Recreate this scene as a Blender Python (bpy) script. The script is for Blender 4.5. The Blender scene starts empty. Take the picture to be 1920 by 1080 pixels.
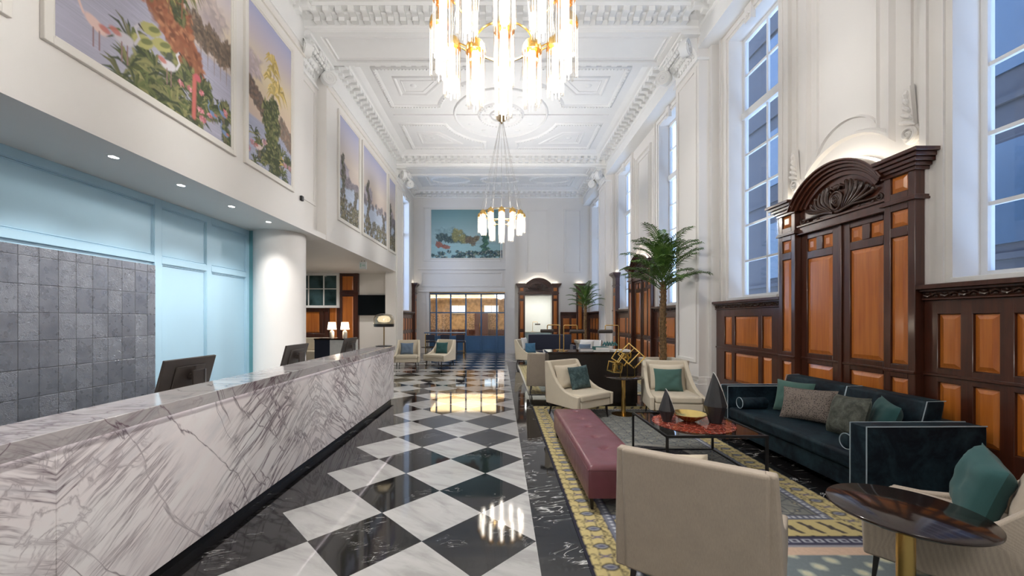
import bpy, math, random
import numpy as np
from mathutils import Vector, Matrix, noise as mnoise

# ------------------------------------------------------------------ camera, sky, exposure
scn = bpy.context.scene
COL = scn.collection
cam_data = bpy.data.cameras.new('camera')
cam = bpy.data.objects.new('camera', cam_data)
COL.objects.link(cam)
cam.location = (0, 0, 1.65)
cam.rotation_euler = (math.pi / 2, 0, 0)
cam_data.sensor_width = 36.0
cam_data.lens = 13.65
cam_data.shift_x = 0.01146
cam_data.shift_y = 0.03047
cam_data.clip_start = 0.05
cam_data.clip_end = 300
scn.camera = cam
scn.view_settings.view_transform = 'Standard'
scn.view_settings.look = 'None'
scn.view_settings.gamma = 1
scn.view_settings.use_curve_mapping = False
scn.view_settings.exposure = 0.62
scn.cycles.max_bounces = 7
scn.cycles.diffuse_bounces = 4
scn.cycles.glossy_bounces = 3
scn.cycles.transmission_bounces = 4
scn.cycles.transparent_max_bounces = 12
scn.cycles.caustics_reflective = False
scn.cycles.caustics_refractive = False
scn.cycles.sample_clamp_indirect = 4.0

world = bpy.data.worlds.new('twilight_sky')
scn.world = world
world.use_nodes = True
wnt = world.node_tree
wbg = wnt.nodes['Background']
wtc = wnt.nodes.new('ShaderNodeTexCoord')
wsep = wnt.nodes.new('ShaderNodeSeparateXYZ')
wramp = wnt.nodes.new('ShaderNodeValToRGB')
wnt.links.new(wtc.outputs['Generated'], wsep.inputs[0])
wnt.links.new(wsep.outputs[2], wramp.inputs[0])
wramp.color_ramp.elements[0].position = 0.0
wramp.color_ramp.elements[0].color = (0.55, 0.72, 1.0, 1)
wramp.color_ramp.elements[1].position = 0.8
wramp.color_ramp.elements[1].color = (0.30, 0.46, 0.92, 1)
wnt.links.new(wramp.outputs[0], wbg.inputs[0])
wbg.inputs[1].default_value = 4.4

R = math.radians
PI = math.pi

def light(kind, name, loc, energy, color, rot=(0, 0, 0), **kw):
    d = bpy.data.lights.new(name, kind)
    d.energy = energy
    d.color = color
    for k, v in kw.items():
        setattr(d, k, v)
    o = bpy.data.objects.new(name, d)
    o.location = loc
    o.rotation_euler = rot
    COL.objects.link(o)
    return o

WARM = (1.0, 0.86, 0.70)
NEUT = (1.0, 0.965, 0.93)
LAMP = 11.0      # strength of the chandeliers' bulbs
# bare fill light added behind the camera; no chandelier is built there
light('POINT', 'rear_fill_light', (0.0, -2.0, 4.3), 150, NEUT, shadow_soft_size=0.6)

# ------------------------------------------------------------------ materials
def srgb(r, g, b):
    f = lambda c: (c / 255) / 12.92 if c / 255 <= 0.04045 else (((c / 255) + 0.055) / 1.055) ** 2.4
    return (f(r), f(g), f(b), 1.0)

class G:
    """small node-graph builder"""
    def __init__(s, name):
        s.m = bpy.data.materials.new(name)
        s.m.use_nodes = True
        s.t = s.m.node_tree
        s.b = s.t.nodes['Principled BSDF']
        s.out = s.t.nodes['Material Output']
    def n(s, typ, ins=None, **props):
        nd = s.t.nodes.new('ShaderNode' + typ)
        for k, v in props.items():
            setattr(nd, k, v)
        for k, v in (ins or {}).items():
            s.set(nd.inputs[k], v)
        return nd
    def set(s, sock, v):
        if isinstance(v, bpy.types.NodeSocket):
            s.t.links.new(v, sock)
        elif isinstance(v, bpy.types.Node):
            s.t.links.new(v.outputs[0], sock)
        else:
            sock.default_value = v
    def math(s, op, a, b=0.0, c=None, clamp=False):
        ins = {0: a, 1: b}
        if c is not None:
            ins[2] = c
        return s.n('Math', ins, operation=op, use_clamp=clamp).outputs[0]
    def ramp(s, fac, stops, interp='LINEAR'):
        r = s.n('ValToRGB', {0: fac})
        cr = r.color_ramp
        cr.interpolation = interp
        while len(cr.elements) < len(stops):
            cr.elements.new(0.5)
        for e, (p, c) in zip(cr.elements, stops):
            e.position = p
            e.color = c if isinstance(c, tuple) else (c, c, c, 1)
        return r.outputs[0]
    def mix(s, fac, a, b):
        m = s.n('Mix', data_type='RGBA')
        s.set(m.inputs[0], fac)
        s.set(m.inputs[6], a)
        s.set(m.inputs[7], b)
        return m.outputs[2]
    def coord(s, kind='Object', scale=None, rot=None, loc=None):
        c = s.n('TexCoord').outputs[kind]
        if scale or rot or loc:
            mp = s.n('Mapping', {0: c})
            if scale: mp.inputs['Scale'].default_value = scale
            if rot: mp.inputs['Rotation'].default_value = rot
            if loc: mp.inputs['Location'].default_value = loc
            c = mp.outputs[0]
        return c
    def noise(s, vec, scale, detail=3.0, rough=0.5, dist=0.0):
        return s.n('TexNoise', {'Vector': vec, 'Scale': scale, 'Detail': detail, 'Roughness': rough, 'Distortion': dist}).outputs[0]
    def bump(s, h, strength=0.3, dist=0.01):
        b = s.n('Bump', {'Height': h, 'Strength': strength, 'Distance': dist})
        s.set(s.b.inputs['Normal'], b.outputs[0])
    def col(s, v): s.set(s.b.inputs['Base Color'], v)
    def rough(s, v): s.set(s.b.inputs['Roughness'], v)

def simple(name, color, rough=0.5, metal=0.0, var=0.06, scale=8.0, bump=0.0, bscale=200.0, coat=0.0, spec=0.5, sheen=0.0):
    g = G(name)
    vec = g.coord()
    nz = g.noise(vec, scale, 3.0)
    c0 = tuple(max(0, x * (1 - var)) for x in color[:3]) + (1,)
    c1 = tuple(min(1, x * (1 + var)) for x in color[:3]) + (1,)
    g.col(g.ramp(nz, [(0.3, c0), (0.7, c1)]))
    g.rough(rough)
    g.b.inputs['Metallic'].default_value = metal
    g.b.inputs['Coat Weight'].default_value = coat
    g.b.inputs['Coat Roughness'].default_value = 0.08
    g.b.inputs['Specular IOR Level'].default_value = spec
    if sheen:
        g.b.inputs['Sheen Weight'].default_value = sheen
        g.b.inputs['Sheen Roughness'].default_value = 0.4
    if bump:
        g.bump(g.noise(vec, bscale, 2.0), bump, 0.004)
    return g.m

def emit(name, color, strength):
    g = G(name)
    e = g.n('Emission', {0: color, 1: strength})
    g.t.links.new(e.outputs[0], g.out.inputs[0])
    return g.m

M = {}
M['paint'] = simple('white_wall_paint', (0.80, 0.775, 0.745), 0.55, var=0.01, scale=2)
M['plaster'] = simple('white_plaster', (0.84, 0.84, 0.83), 0.6, var=0.012, scale=3)
M['frame_white'] = simple('cream_frame_paint', (0.78, 0.75, 0.70), 0.4, var=0.01)
M['sash'] = simple('white_sash_paint', (0.80, 0.80, 0.79), 0.35, var=0.01)
M['teal_wall'] = simple('pale_teal_paint', srgb(182, 219, 240), 0.45, var=0.015, scale=2)
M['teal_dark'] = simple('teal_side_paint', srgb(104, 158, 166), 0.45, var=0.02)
M['black_metal'] = simple('black_metal', (0.012, 0.012, 0.013), 0.35, 0.0, 0.1)
M['black_wood'] = simple('ebonised_wood', (0.012, 0.009, 0.008), 0.3, 0, 0.2, 20, coat=0.2)
M['brass'] = simple('brushed_brass', (0.72, 0.47, 0.16), 0.25, 1.0, 0.05)
M['gold'] = simple('polished_gold', (0.85, 0.62, 0.22), 0.22, 1.0, 0.03)
M['old_brass'] = simple('antique_brass', (0.34, 0.22, 0.09), 0.3, 1.0, 0.08)
M['plastic'] = simple('brown_grey_plastic', (0.060, 0.048, 0.042), 0.35, 0.3, 0.04)
M['screen'] = simple('black_screen', (0.004, 0.004, 0.005), 0.12, 0, 0.0)
M['vase'] = simple('black_ceramic', (0.028, 0.029, 0.032), 0.5, 0, 0.15, 12, bump=0.15, bscale=60)
M['ivory'] = simple('ivory_glaze', (0.72, 0.68, 0.60), 0.4)
M['stone_pot'] = simple('cream_stone', (0.55, 0.50, 0.41), 0.65, 0, 0.06, 14, bump=0.2, bscale=80)
M['navy'] = simple('navy_fabric', (0.012, 0.016, 0.035), 0.8, 0, 0.1, 30, sheen=0.3)
M['blue_door'] = simple('blue_door_paint', (0.045, 0.13, 0.27), 0.35, 0, 0.03)
M['book_white'] = simple('white_paper', (0.75, 0.74, 0.72), 0.5)
M['book_teal'] = simple('teal_cloth_binding', (0.02, 0.12, 0.12), 0.6)
M['bark'] = simple('palm_bark', (0.16, 0.095, 0.04), 0.85, 0, 0.45, 25, bump=0.8, bscale=35)
M['soil'] = simple('potting_soil', (0.03, 0.02, 0.015), 0.95, 0, 0.3, 40)
M['lampshade'] = emit('lit_lampshade', (1.0, 0.82, 0.58, 1), 3.2)
M['downlight'] = emit('downlight_lens', (1.0, 0.96, 0.88, 1), 22.0)
M['led'] = emit('led_strip', (1.0, 0.90, 0.74, 1), 6.0)
M['led_desk'] = emit('desk_led_strip', (1.0, 0.96, 0.97, 1), 9.0)
M['bulb'] = emit('chandelier_bulb', (1.0, 0.93, 0.83, 1), LAMP)
M['stage_white'] = simple('lacquer_white', (0.78, 0.78, 0.76), 0.25)

def fabric(name, color, weave=True, rough=0.9, sheen=0.10, sc=260.0, cont=0.18):
    g = G(name)
    v = g.coord()
    a = g.n('TexWave', {'Vector': g.coord(scale=(1, 1, 1)), 'Scale': sc, 'Distortion': 1.5, 'Detail': 1.0}, wave_type='BANDS', bands_direction='X').outputs[1]
    b = g.n('TexWave', {'Vector': v, 'Scale': sc, 'Distortion': 1.5, 'Detail': 1.0}, wave_type='BANDS', bands_direction='Z').outputs[1]
    n1 = g.noise(v, 9, 3)
    n2 = g.noise(g.coord(scale=(1, 1, 0.15)), 260, 2)
    f = g.math('ADD', g.math('MULTIPLY', g.math('ADD', a, b), 0.25), g.math('MULTIPLY', n2, 0.5))
    f = g.math('ADD', g.math('MULTIPLY', f, 0.75), g.math('MULTIPLY', n1, 0.25))
    c0 = tuple(x * (1 - cont) for x in color[:3]) + (1,)
    c1 = tuple(min(1, x * (1 + cont)) for x in color[:3]) + (1,)
    g.col(g.ramp(f, [(0.25, c0), (0.75, c1)]))
    g.rough(rough)
    g.b.inputs['Sheen Weight'].default_value = sheen
    g.bump(f, 0.25, 0.002)
    return g.m

M['linen'] = fabric('oatmeal_linen', (0.42, 0.355, 0.285))
M['cream'] = fabric('cream_linen', (0.62, 0.55, 0.43), cont=0.1)
M['teal_fab'] = fabric('teal_cushion_cloth', (0.018, 0.075, 0.075), cont=0.12)
M['teal_green'] = fabric('green_teal_cloth', (0.055, 0.125, 0.105), cont=0.12)
M['blue_fab'] = fabric('blue_cushion_cloth', (0.035, 0.12, 0.22))
M['grey_blue'] = fabric('grey_blue_cloth', (0.12, 0.17, 0.24))
M['white_fab'] = fabric('white_cushion_cloth', (0.70, 0.70, 0.70), cont=0.06)

def velvet(name, dark, lite, scale=3.5):
    g = G(name)
    v = g.coord()
    n1 = g.noise(v, scale, 4, 0.65, 1.2)
    n2 = g.noise(v, scale * 6, 3, 0.6)
    f = g.math('ADD', g.math('MULTIPLY', n1, 0.75), g.math('MULTIPLY', n2, 0.25))
    g.col(g.ramp(f, [(0.42, dark), (0.70, lite)]))
    g.rough(0.55)
    g.b.inputs['Sheen Weight'].default_value = 0.22
    g.b.inputs['Sheen Roughness'].default_value = 0.3
    g.b.inputs['Sheen Tint'].default_value = tuple(min(1, x * 5) for x in lite[:3]) + (1,)
    g.b.inputs['Specular IOR Level'].default_value = 0.2
    g.bump(n2, 0.12, 0.006)
    return g.m
M['velvet'] = velvet('midnight_velvet', (0.004, 0.008, 0.014, 1), (0.018, 0.042, 0.056, 1))
M['velvet_grey'] = velvet('grey_green_velvet', (0.055, 0.060, 0.050, 1), (0.16, 0.17, 0.14, 1), 12)
M['velvet_slate'] = velvet('slate_teal_velvet', (0.030, 0.055, 0.060, 1), (0.10, 0.155, 0.16, 1), 12)
M['piping'] = simple('pale_blue_piping', (0.33, 0.40, 0.45), 0.6)

def leopard():
    g = G('speckled_animal_print')
    v = g.coord()
    vo = g.n('TexVoronoi', {'Vector': v, 'Scale': 70.0, 'Randomness': 1.0}).outputs[0]
    f = g.math('ADD', vo, g.math('MULTIPLY', g.noise(v, 120, 2), 0.35))
    g.col(g.ramp(f, [(0.46, (0.015, 0.013, 0.014, 1)), (0.56, (0.19, 0.155, 0.13, 1))]))
    g.rough(0.8)
    return g.m
M['leopard'] = leopard()

def leather():
    g = G('oxblood_leather')
    v = g.coord()
    g.col(g.ramp(g.noise(v, 5, 3), [(0.3, (0.125, 0.034, 0.046, 1)), (0.7, (0.165, 0.048, 0.064, 1))]))
    g.rough(g.ramp(g.noise(v, 12, 2), [(0.3, 0.30), (0.7, 0.40)]))
    g.b.inputs['Coat Weight'].default_value = 0.15
    g.b.inputs['Coat Roughness'].default_value = 0.3
    g.bump(g.n('TexVoronoi', {'Vector': v, 'Scale': 260.0}).outputs[0], 0.08, 0.002)
    return g.m
M['leather'] = leather()

def wood(name, dark, lite, sc=(26, 26, 1.6), rough=0.28, coat=0.5):
    g = G(name)
    v = g.coord(scale=sc)
    n = g.noise(v, 1.0, 5, 0.6, 0.6)
    n2 = g.noise(g.coord(scale=(sc[0] * 6, sc[1] * 6, sc[2] * 2)), 1.0, 2)
    f = g.math('ADD', g.math('MULTIPLY', n, 0.75), g.math('MULTIPLY', n2, 0.25))
    g.col(g.ramp(f, [(0.3, dark), (0.7, lite)]))
    g.rough(rough)
    g.b.inputs['Coat Weight'].default_value = coat
    g.b.inputs['Coat Roughness'].default_value = 0.12
    g.bump(n2, 0.06, 0.002)
    return g.m
M['mahogany'] = wood('dark_mahogany', (0.036, 0.0105, 0.0055, 1), (0.088, 0.026, 0.0135, 1))
M['panelwood'] = wood('amber_panel_wood', (0.37, 0.095, 0.014, 1), (0.60, 0.20, 0.032, 1), (14, 14, 0.8))
M['carved'] = wood('carved_dark_wood', (0.030, 0.0135, 0.009, 1), (0.062, 0.029, 0.019, 1), rough=0.34, coat=0.3)
M['table_dark'] = wood('polished_dark_tabletop', (0.010, 0.005, 0.004, 1), (0.022, 0.011, 0.008, 1), (3, 40, 3), 0.10, 0.15)

def floor_mat():
    g = G('checker_marble_floor')
    c = g.coord()
    sp = g.n('SeparateXYZ', {0: c})
    x, y = sp.outputs[0], sp.outputs[1]
    u = g.math('SUBTRACT', x, 0.265)
    v = g.math('SUBTRACT', y, 3.309)
    a = g.math('ADD', g.math('DIVIDE', g.math('ADD', u, v), 0.8485), 0.5)
    b = g.math('ADD', g.math('DIVIDE', g.math('SUBTRACT', v, u), 0.8485), 0.5)
    fa, fb = g.math('FLOOR', a), g.math('FLOOR', b)
    par = g.math('MODULO', g.math('ABSOLUTE', g.math('ADD', fa, fb)), 2.0)
    white = g.math('LESS_THAN', par, 0.5)
    left = g.math('MAXIMUM', g.math('GREATER_THAN', x, -1.856), g.math('GREATER_THAN', y, 7.95))
    zone = g.math('MULTIPLY', g.math('MULTIPLY', g.math('LESS_THAN', x, 0.265), left), g.math('GREATER_THAN', x, -9.0))
    far = g.math('MULTIPLY', g.math('GREATER_THAN', y, 15.1), g.math('LESS_THAN', x, 4.0))
    zone = g.math('MAXIMUM', zone, far)
    white = g.math('MULTIPLY', white, zone)
    # joints
    ja = g.math('ABSOLUTE', g.math('SUBTRACT', g.math('FRACT', a), 0.5))
    jb = g.math('ABSOLUTE', g.math('SUBTRACT', g.math('FRACT', b), 0.5))
    joint = g.math('MULTIPLY', g.math('GREATER_THAN', g.math('MAXIMUM', ja, jb), 0.4975), zone)
    # per tile offset
    off = g.n('CombineXYZ', {0: g.math('MULTIPLY', fa, 3.7), 1: g.math('MULTIPLY', fb, 5.3), 2: g.math('MULTIPLY', g.math('ADD', fa, fb), 1.9)})
    pv = g.n('VectorMath', {0: c, 1: off.outputs[0]}, operation='ADD').outputs[0]
    wn = g.noise(g.n('Mapping', {0: g.n('Mapping', {0: pv, 'Rotation': (0, 0, 0.5)}).outputs[0], 'Scale': (1.0, 3.5, 1)}).outputs[0], 1.6, 6, 0.62, 1.0)
    wcol = g.ramp(wn, [(0.33, (0.36, 0.355, 0.345, 1)), (0.5, (0.47, 0.465, 0.455, 1)), (0.7, (0.52, 0.515, 0.505, 1))])
    # black marble, thin white veins
    bn = g.noise(g.n('Mapping', {0: g.n('Mapping', {0: pv, 'Rotation': (0, 0, -0.35)}).outputs[0], 'Scale': (0.9, 3.2, 1)}).outputs[0], 2.6, 5, 0.55, 1.4)
    vein = g.math('ABSOLUTE', g.math('SUBTRACT', bn, 0.5))
    gate = g.noise(pv, 2.2, 2)
    vein = g.math('ADD', vein, g.ramp(gate, [(0.43, 0.05), (0.58, 0.0)]))
    tilecol = g.ramp(vein, [(0.0, (0.42, 0.41, 0.40, 1)), (0.004, (0.16, 0.16, 0.16, 1)), (0.013, (0.010, 0.0095, 0.010, 1))])
    # border strip: more veins, running across
    sn = g.noise(g.n('Mapping', {0: g.n('Mapping', {0: c, 'Rotation': (0, 0, -0.25)}).outputs[0], 'Scale': (1.3, 5.0, 1)}).outputs[0], 2.0, 3, 0.5, 0.8)
    sv = g.math('ABSOLUTE', g.math('SUBTRACT', sn, 0.5))
    sv = g.math('ADD', sv, g.ramp(g.noise(c, 1.6, 3), [(0.44, 0.05), (0.52, 0.0)]))
    scol = g.ramp(sv, [(0.0, (0.60, 0.60, 0.58, 1)), (0.010, (0.16, 0.16, 0.16, 1)), (0.024, (0.009, 0.0085, 0.009, 1))])
    bcol = g.mix(g.math('GREATER_THAN', x, 0.265), tilecol, scol)
    col = g.mix(white, bcol, wcol)
    col = g.mix(joint, col, (0.05, 0.05, 0.05, 1))
    g.col(col)
    g.rough(g.math('ADD', g.math('MULTIPLY', g.noise(c, 5, 2), 0.05), 0.025))
    g.b.inputs['Specular IOR Level'].default_value = 0.6
    return g.m
M['floor'] = floor_mat()

def desk_marble(name, tint=1.0, rgh=0.34):
    g = G(name)
    c = g.coord()
    sp = g.n('SeparateXYZ', {0: c})
    # book-matched slabs: mirror every 2.64 m about y = 4.52
    y = g.math('PINGPONG', g.math('SUBTRACT', sp.outputs[1], 4.52), 2.64)
    slab = g.math('FLOOR', g.math('DIVIDE', g.math('ADD', g.math('SUBTRACT', sp.outputs[1], 4.52), 26.4), 5.28))
    v = g.n('CombineXYZ', {0: sp.outputs[0], 1: y, 2: sp.outputs[2]}).outputs[0]
    warp = g.n('TexNoise', {'Vector': v, 'Scale': 1.3, 'Detail': 3.0}).outputs[1]
    v = g.n('VectorMath', {0: v, 1: g.n('VectorMath', {0: warp, 'Scale': 0.16}, operation='SCALE').outputs[0]}, operation='ADD').outputs[0]
    def veins(rot, scale, sc, wid, soft, dist=0.5, gsc=1.1, g0=0.42, g1=0.62, det=5):
        mp = g.n('Mapping', {0: g.n('Mapping', {0: v, 'Rotation': rot}).outputs[0], 'Scale': scale}).outputs[0]
        n = g.noise(mp, sc, det, 0.55, dist)
        d = g.math('ABSOLUTE', g.math('SUBTRACT', n, 0.5))
        line = g.ramp(d, [(0.0, 1.0), (wid, 0.55), (soft, 0.0)])
        gate = g.ramp(g.noise(v, gsc, 2), [(g0, 0.0), (g1, 1.0)])
        return g.math('MULTIPLY', line, gate)
    a = veins((R(32), 0, 0), (1, 0.50, 4.6), 1.7, 0.014, 0.046, 0.25, 0.8, 0.43, 0.51)       # long slanted bundles
    b = veins((R(36), 0, 0), (1, 0.8, 9.0), 1.8, 0.018, 0.06, 0.25, 1.2, 0.46, 0.56)
    d = veins((R(-58), 0, 0), (1, 0.35, 1.9), 1.5, 0.0045, 0.013, 0.5, 0.7, 0.36, 0.50)     # crossing cracks
    e = veins((0, 0, 0), (1, 1, 1), 2.8, 0.007, 0.024, 0.6, 1.0, 0.50, 0.62)
    vein = g.math('MAXIMUM', g.math('MAXIMUM', a, g.math('MULTIPLY', b, 0.7)), g.math('MAXIMUM', d, g.math('MULTIPLY', e, 0.55)))
    cloud = g.noise(g.n('Mapping', {0: g.n('Mapping', {0: v, 'Rotation': (R(32), 0, 0)}).outputs[0], 'Scale': (1, 0.6, 2.4)}).outputs[0], 1.6, 5, 0.6)
    base = g.ramp(cloud, [(0.28, (0.72 * tint, 0.70 * tint, 0.72 * tint, 1)), (0.42, (0.88 * tint, 0.82 * tint, 0.82 * tint, 1)), (0.7, (0.90 * tint, 0.89 * tint, 0.885 * tint, 1))])
    vcol = g.mix(g.noise(v, 1.7, 2), (0.040, 0.032, 0.042, 1), (0.17, 0.085, 0.125, 1))
    g.col(g.mix(g.math('MULTIPLY', vein, 0.9), base, vcol))
    g.rough(rgh)
    g.b.inputs['Specular IOR Level'].default_value = 0.45
    return g.m
M['desk'] = desk_marble('violet_veined_marble')
M['desk_top'] = desk_marble('violet_veined_marble_top', 0.55, 0.10)

def tiles_mat():
    g = G('embossed_metal_tiles')
    c = g.coord()
    sp = g.n('SeparateXYZ', {0: c})
    y, z = sp.outputs[1], sp.outputs[2]
    tu = g.math('DIVIDE', g.math('SUBTRACT', y, 4.14), 0.19)
    tv = g.math('DIVIDE', g.math('SUBTRACT', z, 2.45 - 0.31 * 7.35), 0.31)
    fu, fv = g.math('FLOOR', tu), g.math('FLOOR', tv)
    ju = g.math('ABSOLUTE', g.math('SUBTRACT', g.math('FRACT', tu), 0.5))
    jv = g.math('ABSOLUTE', g.math('SUBTRACT', g.math('FRACT', tv), 0.5))
    joint = g.math('MAXIMUM', g.ramp(ju, [(0.470, 0.0), (0.490, 1.0)]), g.ramp(jv, [(0.480, 0.0), (0.494, 1.0)]))
    rnd = g.n('TexWhiteNoise', {'Vector': g.n('CombineXYZ', {0: fu, 1: fv, 2: 0.0}).outputs[0]}).outputs[0]
    emb = g.math('MULTIPLY', g.math('ABSOLUTE', g.math('SUBTRACT', g.noise(c, 16, 2, 0.5, 3.0), 0.5)), 5.0)
    emb2 = g.noise(c, 90, 3, 0.6, 2.0)
    has = g.math('GREATER_THAN', rnd, 0.58)
    h = g.math('MULTIPLY', g.math('ADD', emb, emb2), g.math('ADD', g.math('MULTIPLY', has, 0.8), 0.2))
    h = g.math('SUBTRACT', h, g.math('MULTIPLY', joint, 1.2))
    base = g.ramp(g.math('ADD', g.math('MULTIPLY', rnd, 0.25), g.math('MULTIPLY', g.noise(c, 7, 4), 0.75)),
                  [(0.25, (0.20, 0.215, 0.255, 1)), (0.75, (0.33, 0.35, 0.40, 1))])
    g.col(g.mix(g.math('MULTIPLY', joint, 0.8), base, (0.05, 0.05, 0.055, 1)))
    g.b.inputs['Metallic'].default_value = 0.6
    g.rough(g.ramp(g.noise(c, 12, 3), [(0.3, 0.22), (0.7, 0.38)]))
    g.bump(h, 0.35, 0.006)
    return g.m
M['tiles'] = tiles_mat()

def red_marble():
    g = G('red_brecciated_marble')
    c = g.coord()
    n = g.noise(c, 7, 5, 0.6, 1.5)
    v = g.n('TexVoronoi', {'Vector': c, 'Scale': 16.0}, feature='DISTANCE_TO_EDGE').outputs[0]
    base = g.ramp(n, [(0.3, (0.13, 0.015, 0.010, 1)), (0.6, (0.36, 0.050, 0.028, 1)), (0.72, (0.50, 0.22, 0.14, 1))])
    g.col(g.mix(g.ramp(v, [(0.0, 0.8), (0.06, 0.0)]), base, (0.55, 0.35, 0.28, 1)))
    g.rough(0.05)
    g.b.inputs['Specular IOR Level'].default_value = 0.6
    return g.m
M['red_marble'] = red_marble()

def glass_mix(name, tint, tfac, rough=0.03, gloss=(1, 1, 1, 1)):
    g = G(name)
    tr = g.n('BsdfTransparent', {0: tint})
    gl = g.n('BsdfGlossy', {0: gloss, 'Roughness': rough})
    fr = g.n('LayerWeight', {0: 0.5})
    f = g.math('ADD', g.math('MULTIPLY', g.math('POWER', fr.outputs[1], 5.0), 0.8), tfac, clamp=True)
    mx = g.n('MixShader', {0: f})
    g.t.links.new(tr.outputs[0], mx.inputs[1])
    g.t.links.new(gl.outputs[0], mx.inputs[2])
    g.t.links.new(mx.outputs[0], g.out.inputs[0])
    return g.m
M['window_glass'] = glass_mix('window_glass', (0.88, 0.92, 0.96, 1), 0.03)
M['clear_glass'] = glass_mix('clear_glass', (0.97, 0.98, 0.98, 1), 0.06)
M['rod_glass'] = glass_mix('crystal_rod_glass', (0.97, 0.96, 0.94, 1), 0.10, 0.08)
M['smoke_glass'] = glass_mix('smoked_glass', (0.42, 0.42, 0.42, 1), 0.04)
M['lamp_glass'] = glass_mix('smoked_lamp_glass', (0.72, 0.68, 0.58, 1), 0.12, 0.1)

def vcol_mat(name, rough=0.6, spec=0.3, sheen=0.0, bump=0.0):
    g = G(name)
    a = g.n('VertexColor', layer_name='Col')
    g.col(a.outputs[0])
    g.rough(rough)
    g.b.inputs['Specular IOR Level'].default_value = spec
    if sheen: g.b.inputs['Sheen Weight'].default_value = sheen
    if bump: g.bump(g.noise(g.coord(), 320, 2), bump, 0.004)
    return g.m
M['canvas'] = vcol_mat('painted_canvas', 0.7, 0.15)
M['rug'] = vcol_mat('woven_wool_rug', 0.95, 0.05, 0.1, 0.6)

def leaf_mat():
    g = G('palm_leaf')
    v = g.coord()
    g.col(g.ramp(g.noise(v, 7, 3), [(0.3, (0.030, 0.085, 0.014, 1)), (0.7, (0.13, 0.24, 0.045, 1))]))
    g.rough(0.5)
    return g.m
M['leaf'] = leaf_mat()

def facade_mat():
    g = G('neighbour_stone_facade')
    c = g.coord()
    sp = g.n('SeparateXYZ', {0: c})
    z, y = sp.outputs[2], sp.outputs[1]
    br = g.n('TexBrick', {'Vector': g.n('CombineXYZ', {0: y, 1: z, 2: 0.0}).outputs[0], 'Scale': 1.0, 'Brick Width': 2.1, 'Row Height': 1.05,
                          'Mortar Size': 0.012, 'Color1': (0.034, 0.030, 0.030, 1), 'Color2': (0.027, 0.024, 0.025, 1), 'Mortar': (0.045, 0.045, 0.045, 1)}).outputs[0]
    g.col(br)
    g.rough(0.8)
    return g.m
M['facade'] = facade_mat()
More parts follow.
